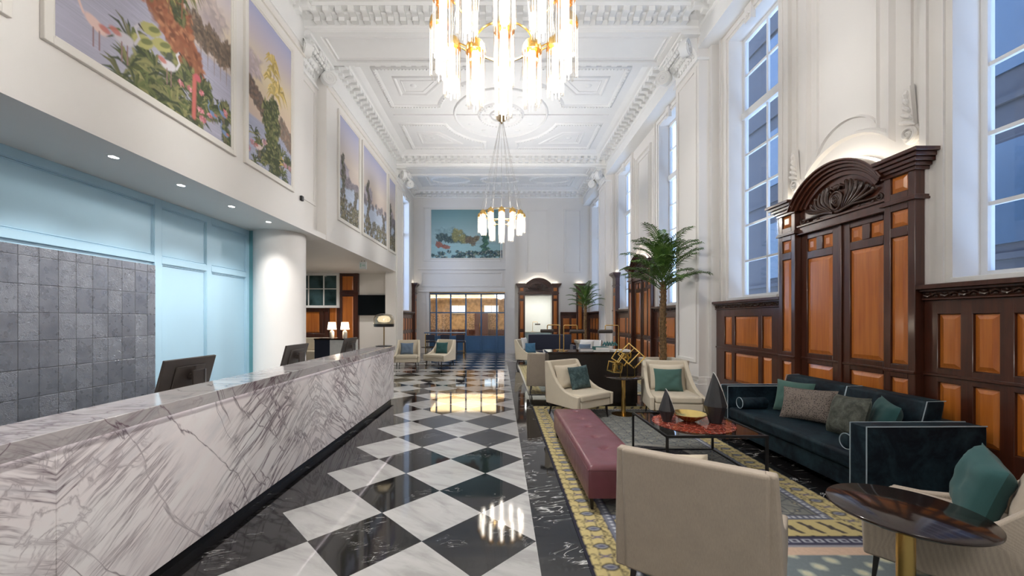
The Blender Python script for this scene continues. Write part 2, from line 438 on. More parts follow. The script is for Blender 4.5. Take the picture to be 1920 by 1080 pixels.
# ------------------------------------------------------------------ mesh helpers
BOXN = [-1]
class MB:
    def __init__(s):
        s.v = []; s.f = []; s.mtx = None
    def add(s, vs, fs):
        o = len(s.v)
        if s.mtx is not None:
            vs = [s.mtx @ Vector(p) for p in vs]
        s.v += [tuple(p) for p in vs]
        s.f += [tuple(i + o for i in f) for f in fs]
        return s
    def box(s, x0, x1, y0, y1, z0, z1):
        if x0 > x1: x0, x1 = x1, x0
        if y0 > y1: y0, y1 = y1, y0
        if z0 > z1: z0, z1 = z1, z0
        # a hair of difference between boxes, so that no two faces share one plane
        BOXN[0] += 1
        e = 0.00009 * (BOXN[0] % 17)
        x0 -= e; x1 += e; y0 -= e; y1 += e; z0 -= e; z1 += e
        return s.add([(x0, y0, z0), (x1, y0, z0), (x1, y1, z0), (x0, y1, z0), (x0, y0, z1), (x1, y0, z1), (x1, y1, z1), (x0, y1, z1)],
                     [(0, 3, 2, 1), (4, 5, 6, 7), (0, 1, 5, 4), (1, 2, 6, 5), (2, 3, 7, 6), (3, 0, 4, 7)])
    def prism(s, poly, a0, a1, axis='x'):
        """poly: 2D points; axis x -> (y,z), y -> (x,z), z -> (x,y)"""
        def P(p, a):
            return {'x': (a, p[0], p[1]), 'y': (p[0], a, p[1]), 'z': (p[0], p[1], a)}[axis]
        n = len(poly)
        vs = [P(p, a0) for p in poly] + [P(p, a1) for p in poly]
        fs = [tuple(range(n))[::-1], tuple(range(n, 2 * n))] + [(i, (i + 1) % n, n + (i + 1) % n, n + i) for i in range(n)]
        return s.add(vs, fs)
    def lathe(s, prof, c=(0, 0, 0), n=32, ax='z', a0=0.0, a1=2 * PI, cap=True):
        full = abs(a1 - a0 - 2 * PI) < 1e-6
        m = n if full else n + 1
        vs = []
        for i in range(m):
            t = a0 + (a1 - a0) * i / n
            for r, h in prof:
                x, y = r * math.cos(t), r * math.sin(t)
                p = {'z': (x, y, h), 'y': (x, h, y), 'x': (h, x, y)}[ax]
                vs.append((c[0] + p[0], c[1] + p[1], c[2] + p[2]))
        k = len(prof); fs = []
        for i in range(n):
            j = (i + 1) % m
            for q in range(k - 1):
                fs.append((i * k + q, j * k + q, j * k + q + 1, i * k + q + 1))
        if cap and full:
            if prof[0][0] > 1e-6: fs.append(tuple(i * k for i in range(m))[::-1])
            if prof[-1][0] > 1e-6: fs.append(tuple(i * k + k - 1 for i in range(m)))
        return s.add(vs, fs)
    def cyl(s, c, r, z0, z1, n=20, r1=None, ax='z'):
        r1 = r if r1 is None else r1
        return s.lathe([(r, z0), (r1, z1)], c, n, ax)
    def tube(s, pts, r, n=8, closed=False, flat=1.0):
        pts = [Vector(p) for p in pts]
        m = len(pts)
        rs = r if isinstance(r, (list, tuple)) else [r] * m
        up = None; vs = []
        for i in range(m):
            a = pts[(i - 1) % m] if (closed or i > 0) else pts[i]
            b = pts[(i + 1) % m] if (closed or i < m - 1) else pts[i]
            t = (b - a)
            t = t.normalized() if t.length > 1e-9 else Vector((0, 0, 1))
            if up is None:
                up = t.orthogonal().normalized()
            up = (up - t * up.dot(t))
            up = up.normalized() if up.length > 1e-6 else t.orthogonal().normalized()
            w = t.cross(up)
            for q in range(n):
                an = 2 * PI * q / n
                vs.append(pts[i] + up * (math.cos(an) * rs[i]) + w * (math.sin(an) * rs[i] * flat))
        fs = []
        for i in range(m if closed else m - 1):
            j = (i + 1) % m
            for q in range(n):
                w2 = (q + 1) % n
                fs.append((i * n + q, j * n + q, j * n + w2, i * n + w2))
        if not closed:
            fs.append(tuple(range(n)))
            fs.append(tuple(range((m - 1) * n, m * n))[::-1])
        return s.add(vs, fs)
    def ball(s, c, r, n=10, k=6):
        rx, ry, rz = r if isinstance(r, (tuple, list)) else (r, r, r)
        vs = [(c[0], c[1], c[2] - rz)]; fs = []
        for i in range(1, k):
            ph = -PI / 2 + PI * i / k
            for j in range(n):
                t = 2 * PI * j / n
                vs.append((c[0] + rx * math.cos(ph) * math.cos(t), c[1] + ry * math.cos(ph) * math.sin(t), c[2] + rz * math.sin(ph)))
        vs.append((c[0], c[1], c[2] + rz))
        L = len(vs) - 1
        for j in range(n):
            fs.append((0, 1 + (j + 1) % n, 1 + j))
            fs.append((L, 1 + (k - 2) * n + j, 1 + (k - 2) * n + (j + 1) % n))
        for i in range(k - 2):
            for j in range(n):
                a = 1 + i * n + j; b = 1 + i * n + (j + 1) % n
                fs.append((a, b, b + n, a + n))
        return s.add(vs, fs)
    def frame(s, u0, u1, z0, z1, w, y0, y1):
        """rectangular frame in the xz plane, depth y0..y1"""
        s.box(u0, u0 + w, y0, y1, z0, z1); s.box(u1 - w, u1, y0, y1, z0, z1)
        s.box(u0 + w, u1 - w, y0, y1, z0, z0 + w); s.box(u0 + w, u1 - w, y0, y1, z1 - w, z1)
        return s
    def raised(s, u0, u1, z0, z1, y, d=0.018, bev=0.03):
        """raised and fielded panel facing -y"""
        b = min(bev, (u1 - u0) * 0.3, (z1 - z0) * 0.3)
        e = b * 0.35
        vs = [(u0, y, z0), (u1, y, z0), (u1, y, z1), (u0, y, z1),
              (u0 + e, y - 0.004, z0 + e), (u1 - e, y - 0.004, z0 + e), (u1 - e, y - 0.004, z1 - e), (u0 + e, y - 0.004, z1 - e),
              (u0 + b, y - d, z0 + b), (u1 - b, y - d, z0 + b), (u1 - b, y - d, z1 - b), (u0 + b, y - d, z1 - b)]
        fs = [(8, 9, 10, 11)]
        for k in (0, 4):
            for i in range(4):
                j = (i + 1) % 4
                fs.append((k + i, k + j, k + 4 + j, k + 4 + i))
        # back so that it has thickness
        vs += [(u0, y + 0.01, z0), (u1, y + 0.01, z0), (u1, y + 0.01, z1), (u0, y + 0.01, z1)]
        fs += [(15, 14, 13, 12)] + [(12 + i, 12 + (i + 1) % 4, (i + 1) % 4, i) for i in range(4)]
        return s.add(vs, fs)
    def build(s, name, mat, parent=None, bevel=0.0, seg=2, smooth=False, ang=0.6, loc=None, rotz=0.0, sub=0):
        me = bpy.data.meshes.new(name)
        me.from_pydata(s.v, [], s.f)
        me.validate(verbose=False)
        me.update()
        o = bpy.data.objects.new(name, me)
        COL.objects.link(o)
        if mat is not None:
            me.materials.append(M[mat] if isinstance(mat, str) else mat)
        if parent is not None: o.parent = parent
        if loc is not None: o.location = loc
        if rotz: o.rotation_euler = (0, 0, rotz)
        if sub:
            md = o.modifiers.new('sub', 'SUBSURF'); md.levels = sub; md.render_levels = sub
        if bevel:
            md = o.modifiers.new('bevel', 'BEVEL')
            md.width = bevel; md.segments = seg; md.limit_method = 'ANGLE'; md.angle_limit = ang
            md.harden_normals = False
        if smooth or bevel or sub:
            for p in me.polygons: p.use_smooth = True
            if not sub:
                try:
                    me.set_sharp_from_angle(angle=R(50) if not bevel else R(75))
                except Exception:
                    pass
        return o

def tag(o, label=None, cat=None, group=None, kind=None):
    if label: o['label'] = label
    if cat: o['category'] = cat
    if group: o['group'] = group
    if kind: o['kind'] = kind
    return o

def empty(name, loc=(0, 0, 0), rotz=0.0, label=None, cat=None, group=None, kind=None):
    o = bpy.data.objects.new(name, None)
    o.empty_display_size = 0.1
    COL.objects.link(o)
    o.location = loc; o.rotation_euler = (0, 0, rotz)
    return tag(o, label, cat, group, kind)

def struct(o): return tag(o, kind='structure')

def copy_tree(o, parent=None):
    c = o.copy(); COL.objects.link(c); c.parent = parent
    for ch in [x for x in COL.objects if x.parent == o]:
        copy_tree(ch, c)
    return c

def place(o, loc, rotz=0.0, label=None, group=None):
    o.location = loc; o.rotation_euler = (0, 0, rotz)
    if label: o['label'] = label
    if group: o['group'] = group
    return o

def face_ang(dx, dy):
    """rotation that turns local +Y to the direction (dx, dy)"""
    return math.atan2(-dx, dy)

def painted_grid(name, img, org, U, V, mat, parent=None, thick=0.0):
    """img HxWx3 linear colours, row 0 at the bottom; faces coloured one by one"""
    h, w = img.shape[:2]
    org, U, V = np.array(org, float), np.array(U, float), np.array(V, float)
    gu = np.arange(w + 1) / w; gv = np.arange(h + 1) / h
    P = org + gu[None, :, None] * U + gv[:, None, None] * V
    verts = P.reshape(-1, 3)
    i = np.arange(w)[None, :] + np.arange(h)[:, None] * (w + 1)
    F = np.stack([i, i + 1, i + w + 2, i + w + 1], -1).reshape(-1, 4)
    me = bpy.data.meshes.new(name)
    me.vertices.add(len(verts)); me.vertices.foreach_set('co', verts.astype(np.float32).ravel())
    me.loops.add(F.size); me.loops.foreach_set('vertex_index', F.astype(np.int32).ravel())
    me.polygons.add(len(F)); me.polygons.foreach_set('loop_start', (np.arange(len(F)) * 4).astype(np.int32))
    me.update(calc_edges=True)
    # smooth corner colours: average of the neighbouring cells
    pad = np.pad(img, ((1, 1), (1, 1), (0, 0)), mode='edge')
    cv = (pad[:-1, :-1] + pad[1:, :-1] + pad[:-1, 1:] + pad[1:, 1:]) / 4
    cv = np.concatenate([cv, np.ones(cv.shape[:2] + (1,))], -1).reshape(-1, 4).astype(np.float32)
    at = me.color_attributes.new('Col', 'FLOAT_COLOR', 'POINT')
    at.data.foreach_set('color', cv.ravel())
    me.materials.append(M[mat])
    o = bpy.data.objects.new(name, me); COL.objects.link(o)
    if parent is not None: o.parent = parent
    return o

def arc(cx, cz, r, a0, a1, n, sx=1.0):
    return [(cx + r * sx * math.cos(a0 + (a1 - a0) * i / n), cz + r * math.sin(a0 + (a1 - a0) * i / n)) for i in range(n + 1)]

RIGHT = R(-90)   # local -y looks to world -x (for things on the right-hand wall)
LEFT = R(90)     # local -y looks to world +x (left-hand wall)
# ------------------------------------------------------------------ the room shell
ZB, ZC, ZS = 7.52, 7.90, 3.47          # beam soffit, coffer field, low soffit
BAYS = [-2.02, 4.94, 11.90]
PIL = [(0.94, 1.98), (7.90, 8.94), (14.86, 15.90)]
END = 18.9
YB = -5.9
OPEN = []
for c in BAYS[1:]:
    OPEN += [(c - 2.50, c - 1.18), (c + 1.18, c + 2.50)]
OPEN.append((17.30, 18.55))

fl = MB().box(-9.2, 5.0, YB - 0.3, 24.5, -0.2, 0.0).build('floor', 'floor'); struct(fl)
ce = MB().box(-9.2, 4.9, YB - 0.3, END + 0.3, ZC, ZC + 0.25).build('ceiling', 'plaster'); struct(ce)

# right wall with its window openings
w = MB()
ys = [YB]
for a, b in OPEN: ys += [a, b]
ys.append(END + 0.3)
for i in range(0, len(ys), 2):
    w.box(4.40, 4.76, ys[i], ys[i + 1], 0, ZC)
for a, b in OPEN:
    w.box(4.40, 4.76, a, b, 0, 2.05); w.box(4.40, 4.76, a, b, 6.98, ZC)
struct(w.build('wall_right', 'paint'))
# entablature that the pilasters carry, in front of the window wall
for k, (a, b) in enumerate([(1.98, 7.90), (8.94, 14.86), (15.90, END)]):
    t = MB().box(4.05, 4.40, a, b, 7.16, ZC - 0.02).box(4.02, 4.05, a, b, 7.16, 7.24)
    struct(t.build('trim_%d' % (1 + k), 'plaster'))
# left side: the two boxed galleries over the low soffit
w = MB().box(-4.3, -4.0, YB, 7.90, ZS - 0.004, ZC)
struct(w.build('wall_left', 'paint'))
w = MB().box(-5.6, -4.0, 8.94, 14.86, ZS - 0.004, ZC).box(-5.6, -5.2, 7.6, 8.94, ZS, ZC)
struct(w.build('wall_gallery', 'paint'))
w = MB().box(-9.2, -4.01, YB, 15.5, ZS, ZS + 0.12)
struct(w.build('ceiling_low', 'paint'))
struct(MB().box(-9.2, -4.4, 15.5, 15.7, 0, ZS).build('wall_lounge', 'paint'))
struct(MB().box(-4.4, -4.0, 14.86, 15.9, 0, ZC).build('wall_pier', 'paint'))
struct(MB().box(-4.56, -4.2, 15.9, 16.2, 0, ZC).box(-4.56, -4.2, 17.8, END + 0.3, 0, ZC).box(-4.56, -4.2, 16.2, 17.8, 0, 2.05).box(-4.56, -4.2, 16.2, 17.8, 6.98, ZC).build('wall_left_far', 'paint'))
struct(MB().box(-9.4, -9.2, 8.1, 15.7, 0, ZS + 0.1).build('wall_lounge_side', 'paint'))
w = MB().box(-5.39, -5.19, YB, 8.06, 0, ZS)
struct(w.build('wall_teal', 'teal_wall'))
w = MB().box(-9.2, -5.39, 7.9, 8.06, 0, ZS).box(-5.19, -5.04, 7.98, 8.10, 0, ZS)
struct(w.build('wall_return', 'teal_dark'))
w = MB().box(-5.4, 4.8, YB - 0.2, YB, 0, ZC)
struct(w.build('wall_rear', 'paint'))
# end wall with a wide glazed opening and an archway
w = MB()
y0, y1 = END, END + 0.3
w.box(-4.6, -3.45, y0, y1, 0, 2.93); w.box(0.23, 1.17, y0, y1, 0, 2.93); w.box(2.52, 4.8, y0, y1, 0, 2.93)
w.box(1.17, 2.52, y0, y1, 2.80, 2.93); w.box(-4.6, 4.8, y0, y1, 2.93, ZC)
w.box(0.25, 0.70, y0 - 0.10, y0, 0, ZC - 0.3)
struct(w.build('wall_end', 'paint'))

# pilasters, right and left
def capital(cx, ya, yb, sgn, zb=6.97):
    """scrolled capital; cx = shaft face, sgn = +1 when the room lies towards +x"""
    m = MB()
    d = 0.32
    X = lambda o: cx + sgn * o
    n = 8
    prof = [(0.0, zb)] + [(d * (1 - math.cos(t * PI / 2 / n)), zb + 0.36 * math.sin(t * PI / 2 / n)) for t in range(n + 1)] + [(d, zb + 0.44), (-0.2, zb + 0.44), (-0.2, zb)]
    for ye, yo in ((ya + 0.06, yb - 0.06),):
        m.add([(X(o), ye, z) for o, z in prof] + [(X(o), yo, z) for o, z in prof],
              [tuple(range(len(prof))), tuple(range(len(prof), 2 * len(prof)))[::-1]] +
              [(i, (i + 1) % len(prof), len(prof) + (i + 1) % len(prof), len(prof) + i) for i in range(len(prof))])
    m.box(X(-0.2), X(d + 0.06), ya - 0.05, yb + 0.05, zb + 0.44, zb + 0.50)
    m.box(X(-0.2), X(d + 0.02), ya - 0.01, yb + 0.01, zb + 0.50, zb + 0.56)
    m.box(X(-0.2), X(0.05), ya - 0.03, yb + 0.03, zb - 0.05, zb)
    for yy, s in ((ya, -1), (yb, 1)):
        # volute: a drum turned diagonally with a raised spiral on each face
        mm = Matrix.Translation((X(d - 0.05), yy - s * 0.02, zb + 0.20)) @ Matrix.Rotation(math.atan2(s, sgn) , 4, 'Z')
        m.mtx = mm
        m.lathe([(0.0, -0.07), (0.155, -0.07), (0.155, 0.07), (0.0, 0.07)], (0, 0, 0), 20, 'y', cap=False)
        for q in (-1, 1):
            pts = []
            for t in range(40):
                a = t / 39 * 4.6 * PI
                r = 0.145 * (1 - t / 39) + 0.02
                pts.append((r * math.cos(a), q * 0.075, r * math.sin(a)))
            m.tube(pts, 0.014, 6)
            m.ball((0, q * 0.075, 0), 0.03, 8, 5)
        m.mtx = None
    # acanthus and egg-and-dart between the volutes
    k = 7
    for i in range(k):
        yy = ya + 0.2 + (yb - ya - 0.4) * i / (k - 1)
        m.ball((X(d * 0.92), yy, zb + 0.33), (0.045, 0.045, 0.06), 8, 5)
        for tq in range(4):
            a = tq / 4 * PI / 2
            m.ball((X(d * (1 - math.cos(a)) + 0.012), yy + 0.03 * (-1) ** tq, zb + 0.36 * math.sin(a)), (0.03, 0.035, 0.05), 7, 4)
    m.tube([(X(d + 0.02), ya + 0.15, zb + 0.4), (X(d + 0.03), (ya + yb) / 2, zb + 0.34), (X(d + 0.02), yb - 0.15, zb + 0.4)], 0.025, 8)
    for ty in (-0.12, -0.04, 0.04, 0.12):
        m.ball((X(d + 0.05), (ya + yb) / 2 + ty, zb + 0.42 - abs(ty) * 0.5), (0.04, 0.035, 0.07), 8, 5)
    return m

def pilaster(n, xf, xb, ya, yb, z0=0.0):
    m = MB()
    s = 1 if xb < xf else -1          # towards the room
    m.box(xf, xb, ya, yb, z0, ZB)
    # sunk margins drawn as a thin raised border, and an extra step each side
    f = xf + s * 0.022
    m.box(f, xf, ya + 0.08, ya + 0.16, z0 + 0.75, 6.85); m.box(f, xf, yb - 0.16, yb - 0.08, z0 + 0.75, 6.85)
    m.box(f, xf, ya + 0.16, yb - 0.16, 6.77, 6.85); m.box(f, xf, ya + 0.16, yb - 0.16, z0 + 0.75, z0 + 0.83)
    if z0 == 0.0:
        m.box(xf + s * 0.06, xb, ya - 0.06, yb + 0.06, 0, 0.34)
        m.box(xf + s * 0.04, xb, ya - 0.04, yb + 0.04, 0.34, 0.42)
        m.box(xf + s * 0.02, xb, ya - 0.02, yb + 0.02, 0.42, 0.48)
    if s < 0:
        m.box(xf + 0.20, xb, ya - 0.10, yb + 0.10, 0.0, ZB)      # backing step
        m.box(xf + 0.14, xb, ya - 0.12, yb + 0.12, 0, 0.48)
    o = m.build('trim_%d' % n, 'paint', bevel=0.008, seg=2)
    struct(o)
    capital(xf, ya, yb, s).build('capital', 'plaster', o, smooth=True)
n = 4
for ya, yb in PIL:
    pilaster(n, 4.04, 4.40, ya, yb); n += 1
pilaster(n, -4.22, -4.6, 7.90, 8.94, ZS); n += 1
pilaster(n, -4.0 + 0.02, -4.1, 14.86, 15.90, 0.0); n += 1

# ceiling: beams, cornices, coffers
def offset_poly(p, d):
    out = []; k = len(p)
    for i in range(k):
        a, b, c = Vector(p[i - 1]), Vector(p[i]), Vector(p[(i + 1) % k])
        e1, e2 = (b - a).normalized(), (c - b).normalized()
        n1, n2 = Vector((-e1.y, e1.x)), Vector((-e2.y, e2.x))
        m = (n1 + n2)
        m = m.normalized() if m.length > 1e-6 else n1
        q = max(0.35, m.dot(n1))
        out.append(b + m * (d / q))
    return out

def moulding(m, poly, w, h, z, bead=0.0, pitch=0.12):
    """frame of width w hanging h below z along a CCW polygon"""
    prof = [(0, 0), (w * 0.15, h * 0.6), (w * 0.4, h), (w * 0.6, h), (w * 0.85, h * 0.5), (w, 0)]
    rings = [offset_poly(poly, o) for o, _ in prof]
    k = len(poly); vs = []; fs = []
    for r, (_, hh) in zip(rings, prof):
        vs += [(p[0], p[1], z - hh) for p in r]
    for q in range(len(prof) - 1):
        for i in range(k):
            j = (i + 1) % k
            fs.append((q * k + i, q * k + j, (q + 1) * k + j, (q + 1) * k + i))
    m.add(vs, fs)
    if bead:
        r = offset_poly(poly, w * 0.5)
        for i in range(k):
            a, b = r[i], r[(i + 1) % k]
            L = (b - a).length; cnt = max(1, int(L / pitch))
            for t in range(cnt):
                p = a + (b - a) * ((t + 0.5) / cnt)
                m.ball((p.x, p.y, z - h), (bead, bead, bead * 0.9), 6, 4)

def cornice(x0, x1, y0, y1):
    m = MB()
    prof = [(0, 7.53), (0.03, 7.55), (0.05, 7.58), (0.05, 7.70), (0.17, 7.72), (0.19, 7.75), (0.34, 7.765), (0.36, 7.82), (0.43, 7.835), (0.50, 7.87), (0.55, ZC)]
    vs = []; fs = []
    for o, z in prof:
        vs += [(x0 + o, y0 + o, z), (x1 - o, y0 + o, z), (x1 - o, y1 - o, z), (x0 + o, y1 - o, z)]
    for q in range(len(prof) - 1):
        for i in range(4):
            j = (i + 1) % 4
            fs.append((q * 4 + i, q * 4 + j, q * 4 + 4 + j, q * 4 + 4 + i))
    m.add(vs, fs)
    # modillion blocks under the corona and small dentils beneath
    p = 0.245
    nx = int((x1 - x0 - 0.3) / p); ny = int((y1 - y0 - 0.3) / p)
    for i in range(nx):
        c = (x0 + x1) / 2 + (i - (nx - 1) / 2) * p
        for ya, s in ((y0, 1), (y1, -1)):
            m.box(c - 0.06, c + 0.06, ya + s * 0.05, ya + s * 0.33, 7.675, 7.765)
            m.box(c - 0.06, c + 0.06, ya + s * 0.05, ya + s * 0.16, 7.60, 7.68)
    for i in range(ny):
        c = (y0 + y1) / 2 + (i - (ny - 1) / 2) * p
        for xa, s in ((x0, 1), (x1, -1)):
            m.box(xa + s * 0.05, xa + s * 0.33, c - 0.06, c + 0.06, 7.675, 7.765)
            m.box(xa + s * 0.05, xa + s * 0.16, c - 0.06, c + 0.06, 7.60, 7.68)
    return m

def coffer_pattern(cx, cy, L):
    m = MB()
    s = L / 5.92
    for sx in (-1, 1):
        for sy in (-1, 1):
            big = [(-3.26, -2.33), (-0.5, -2.33)]
            a0 = math.atan2(-1.73, -0.5); a1 = math.atan2(-0.45, -1.74)
            for t in range(9):
                a = a0 + (a1 - a0) * t / 8
                big.append((1.8 * math.cos(a), 1.8 * math.sin(a)))
            big.append((-3.26, -0.45))
            small = [(-2.82, -1.92), (-1.32, -1.92), (-2.05, -1.05), (-2.82, -1.05)]
            for poly, w, h, bd, pt in ((big, 0.15, 0.05, 0.028, 0.085), (small, 0.09, 0.035, 0, 0), (offset_poly(small, 0.17), 0.04, 0.02, 0, 0)):
                q = [(cx - sx * x, cy - sy * y * s) for x, y in poly]
                area = sum(q[i][0] * q[(i + 1) % len(q)][1] - q[(i + 1) % len(q)][0] * q[i][1] for i in range(len(q)))
                if area < 0: q = q[::-1]
                moulding(m, q, w, h, ZC, bd, pt)
            m.ball((cx + sx * 2.35, cy + sy * 1.5 * s, ZC), (0.09, 0.09, 0.03), 8, 4)
    for r, w, bd in ((1.45, 0.08, 0), (0.72, 0.13, 0.03), (0.35, 0.05, 0)):
        c = [(cx + r * math.cos(2 * PI * i / 40), cy + r * math.sin(2 * PI * i / 40)) for i in range(40)]
        moulding(m, c, w, 0.05, ZC, bd, 0.09)
    for i in range(12):
        a = 2 * PI * i / 12
        m.ball((cx + 0.5 * math.cos(a), cy + 0.5 * math.sin(a), ZC), (0.08, 0.08, 0.03), 8, 4)
        m.ball((cx + 1.1 * math.cos(a), cy + 1.1 * math.sin(a), ZC), (0.10, 0.06, 0.025), 8, 4)
    m.box(cx - 3.28, cx + 3.28, cy - 0.05, cy - 0.02, ZC - 0.02, ZC + 0.01)
    return m

for ya, yb in PIL:
    m = MB().box(-4.2, 4.1, ya, yb, ZB, ZC + 0.02)
    for a, b, c, d in ((-3.9, 3.9, ya, ya + 0.12), (-3.9, 3.9, yb - 0.12, yb)):
        m.box(-4.2, 4.1, c, d, ZB - 0.035, ZB)
    m.box(-4.2, -3.72, ya + 0.12, yb - 0.12, ZB - 0.035, ZB); m.box(3.55, 4.1, ya + 0.12, yb - 0.12, ZB - 0.035, ZB)
    q = [(-3.68, ya + 0.16), (3.5, ya + 0.16), (3.5, yb - 0.16), (-3.68, yb - 0.16)]
    moulding(m, q, 0.06, 0.025, ZB)
    struct(m.build('trim_%d' % n, 'plaster')); n += 1
for a, b in ((1.98, 7.90), (8.94, 14.86)):
    struct(cornice(-4.02, 4.06, a, b).build('trim_%d' % n, 'plaster')); n += 1
    struct(coffer_pattern(0.02, (a + b) / 2, b - a).build('trim_%d' % n, 'plaster', smooth=True)); n += 1
struct(cornice(-4.22, 4.06, 15.90, END).build('trim_%d' % n, 'plaster')); n += 1
m = MB()
moulding(m, [(-3.3, 16.7), (3.3, 16.7), (3.3, 18.1), (-3.3, 18.1)], 0.14, 0.05, ZC, 0.028, 0.1)
for cx in (-2.2, 0, 2.2):
    c = [(cx + 0.9 * math.cos(2 * PI * i / 32), 17.4 + 0.45 * math.sin(2 * PI * i / 32)) for i in range(32)]
    moulding(m, c, 0.1, 0.05, ZC, 0.026, 0.09)
struct(m.build('trim_%d' % n, 'plaster', smooth=True)); n += 1
# plain rear part of the ceiling over the camera
struct(MB().box(-4.0, 4.4, YB, 0.94, ZB + 0.2, ZC).build('trim_%d' % n, 'plaster')); n += 1
# thin picture rail along the galleries' tops
struct(MB().box(-4.0, -3.965, YB, 7.90, 6.98, 7.02).box(-4.0, -3.965, 8.94, 14.86, 6.98, 7.02).build('trim_%d' % n, 'frame_white')); n += 1
# frieze band on galleries above the rail
struct(MB().box(-4.06, -4.0 + 0.03, YB, 7.90, 7.16, 7.6).box(-4.06, -4.0 + 0.03, 8.94, 14.86, 7.16, 7.6).build('trim_%d' % n, 'plaster')); n += 1

# windows
WZ = [2.09, 2.75, 3.42, 4.08, 4.76, 5.46]
def window(k, ya, yb, loc=None, rot=RIGHT):
    L = (yb - ya); m = MB()
    # local x = along wall (-Y), y = outward, z up ; root at opening centre
    x0, x1 = -L / 2, L / 2
    f = 0.055
    m.box(x0, x0 + f, 0.0, 0.07, 2.05, 6.98); m.box(x1 - f, x1, 0.0, 0.07, 2.05, 6.98)
    m.box(x0, x1, 0.0, 0.07, 2.05, 2.11); m.box(x0, x1, 0.0, 0.07, 6.91, 6.98)
    m.box(x0, x1, -0.03, 0.07, 5.44, 5.58)
    m.box(-0.018, 0.018, 0.01, 0.05, 2.1, 6.95)
    for z in WZ[1:5] + [6.26]:
        m.box(x0, x1, 0.01, 0.05, z - 0.018, z + 0.018)
    o = m.build('window_%d' % k, 'sash', loc=loc or (4.65, (ya + yb) / 2, 0), rotz=rot)
    struct(o)
    MB().box(x0 + 0.02, x1 - 0.02, 0.028, 0.034, 2.08, 6.95).build('pane', 'window_glass', o)
    a = MB()      # architrave on the room side (local y = -0.25 is the wall face)
    for o0, o1, d in ((0.0, 0.06, 0.02), (0.06, 0.12, 0.045), (0.12, 0.20, 0.03), (0.20, 0.26, 0.06)):
        a.box(x0 - o1, x0 - o0, -0.25 - d, -0.25, 2.0, 6.98 + o1); a.box(x1 + o0, x1 + o1, -0.25 - d, -0.25, 2.0, 6.98 + o1)
        a.box(x0 - o0, x1 + o0, -0.25 - d, -0.25, 6.98 + o0, min(7.155, 6.98 + o1))
    # scrolled keystone
    a.box(-0.09, 0.09, -0.33, -0.25, 6.86, 7.15)
    pts = [(0.055 * (1 - t / 24) * math.cos(t * 0.45), -0.34, 6.95 + 0.055 * (1 - t / 24) * math.sin(t * 0.45)) for t in range(24)]
    a.tube(pts, 0.010, 6)
    ao = a.build('architrave', 'paint', o, bevel=0.006, seg=1)
    MB().box(x0, x1, -0.30, 0.0, 2.0, 2.05).build('sill', 'sash', o, bevel=0.008)
    return o
for k, (a, b) in enumerate(OPEN):
    window(k + 1, a, b)
window(8, 16.2, 17.8, (-4.45, 17.0, 0), LEFT)  # left window of the last bay, added to bring in more sky light

# plaster panels and scroll drops on the right wall over the panelled doorways
def drop(m, cx, z0, y):
    """carved scroll drop, local xz plane at depth y"""
    for q in (0, 1):
        pts = []
        for t in range(34):
            a = -PI / 2 + t * 0.30
            r = 0.085 * (1 - t / 36)
            pts.append((cx + r * math.cos(a), y - 0.055 - q * 0.012, z0 + 0.10 + r * math.sin(a)))
        m.tube(pts, 0.019 - 0.005 * q, 8)
    m.ball((cx, y, z0 + 0.10), (0.095, 0.055, 0.11), 16, 8)
    for i in range(5):
        t = i / 4
        pts = [(cx + (0.075 - 0.02 * i) * math.cos(u * PI) * (1 - 0.3 * t), y - 0.060 - 0.02 * math.sin(u * PI), z0 + 0.17 + 0.075 * i + 0.10 * u) for u in (0, 0.25, 0.5, 0.75, 1)]
        m.tube(pts, [0.008, 0.020, 0.026, 0.020, 0.006], 8)
    m.add([(cx - 0.055, y, z0 + 0.1), (cx + 0.055, y, z0 + 0.1), (cx + 0.035, y - 0.02, z0 + 0.62), (cx - 0.035, y - 0.02, z0 + 0.62),
           (cx - 0.06, y - 0.05, z0 + 0.1), (cx + 0.06, y - 0.05, z0 + 0.1), (cx + 0.035, y - 0.07, z0 + 0.60), (cx - 0.035, y - 0.07, z0 + 0.60)],
          [(4, 5, 6, 7), (0, 1, 5, 4), (1, 2, 6, 5), (2, 3, 7, 6), (3, 0, 4, 7)])
    m.box(cx - 0.006, cx + 0.006, y - 0.03, y, z0 + 0.6, 6.9)

def wall_field(n, x, yc, rot):
    m = MB()
    y = 0.0
    # arched-bottom panel frames
    for hw, ww, d, z0, ztop in ((0.62, 0.07, 0.060, 3.62, 6.80), (0.44, 0.03, 0.035, 3.86, 6.62)):
        rise = 0.30
        r = (hw * hw + rise * rise) / (2 * rise)
        inner = [(hw * (2 * i / 16 - 1)) for i in range(17)]
        bot = [(u, z0 + rise - r + math.sqrt(max(0, r * r - u * u))) for u in inner]
        poly = [(u, z) for u, z in bot] + [(hw, ztop), (-hw, ztop)]
        op = offset_poly(poly, ww)
        k = len(poly)
        for dd, rr in ((d, 0.0),):
            vs = [(p[0], y, p[1]) for p in poly] + [(p[0], y - dd, p[1]) for p in offset_poly(poly, ww * 0.3)] + [(p[0], y - dd, p[1]) for p in offset_poly(poly, ww * 0.7)] + [(p[0], y, p[1]) for p in op]
            fs = []
            for q in range(3):
                for i in range(k):
                    j = (i + 1) % k
                    fs.append((q * k + i, q * k + j, (q + 1) * k + j, (q + 1) * k + i))
            m.add(vs, fs)
    for s in (-1, 1):
        drop(m, s * 0.80, 3.52, 0.0)
    return struct(m.build('trim_%d' % n, 'paint', loc=(x, yc, 0), rotz=rot))
for c in BAYS[1:]:
    wall_field(n, 4.40, c, RIGHT); n += 1

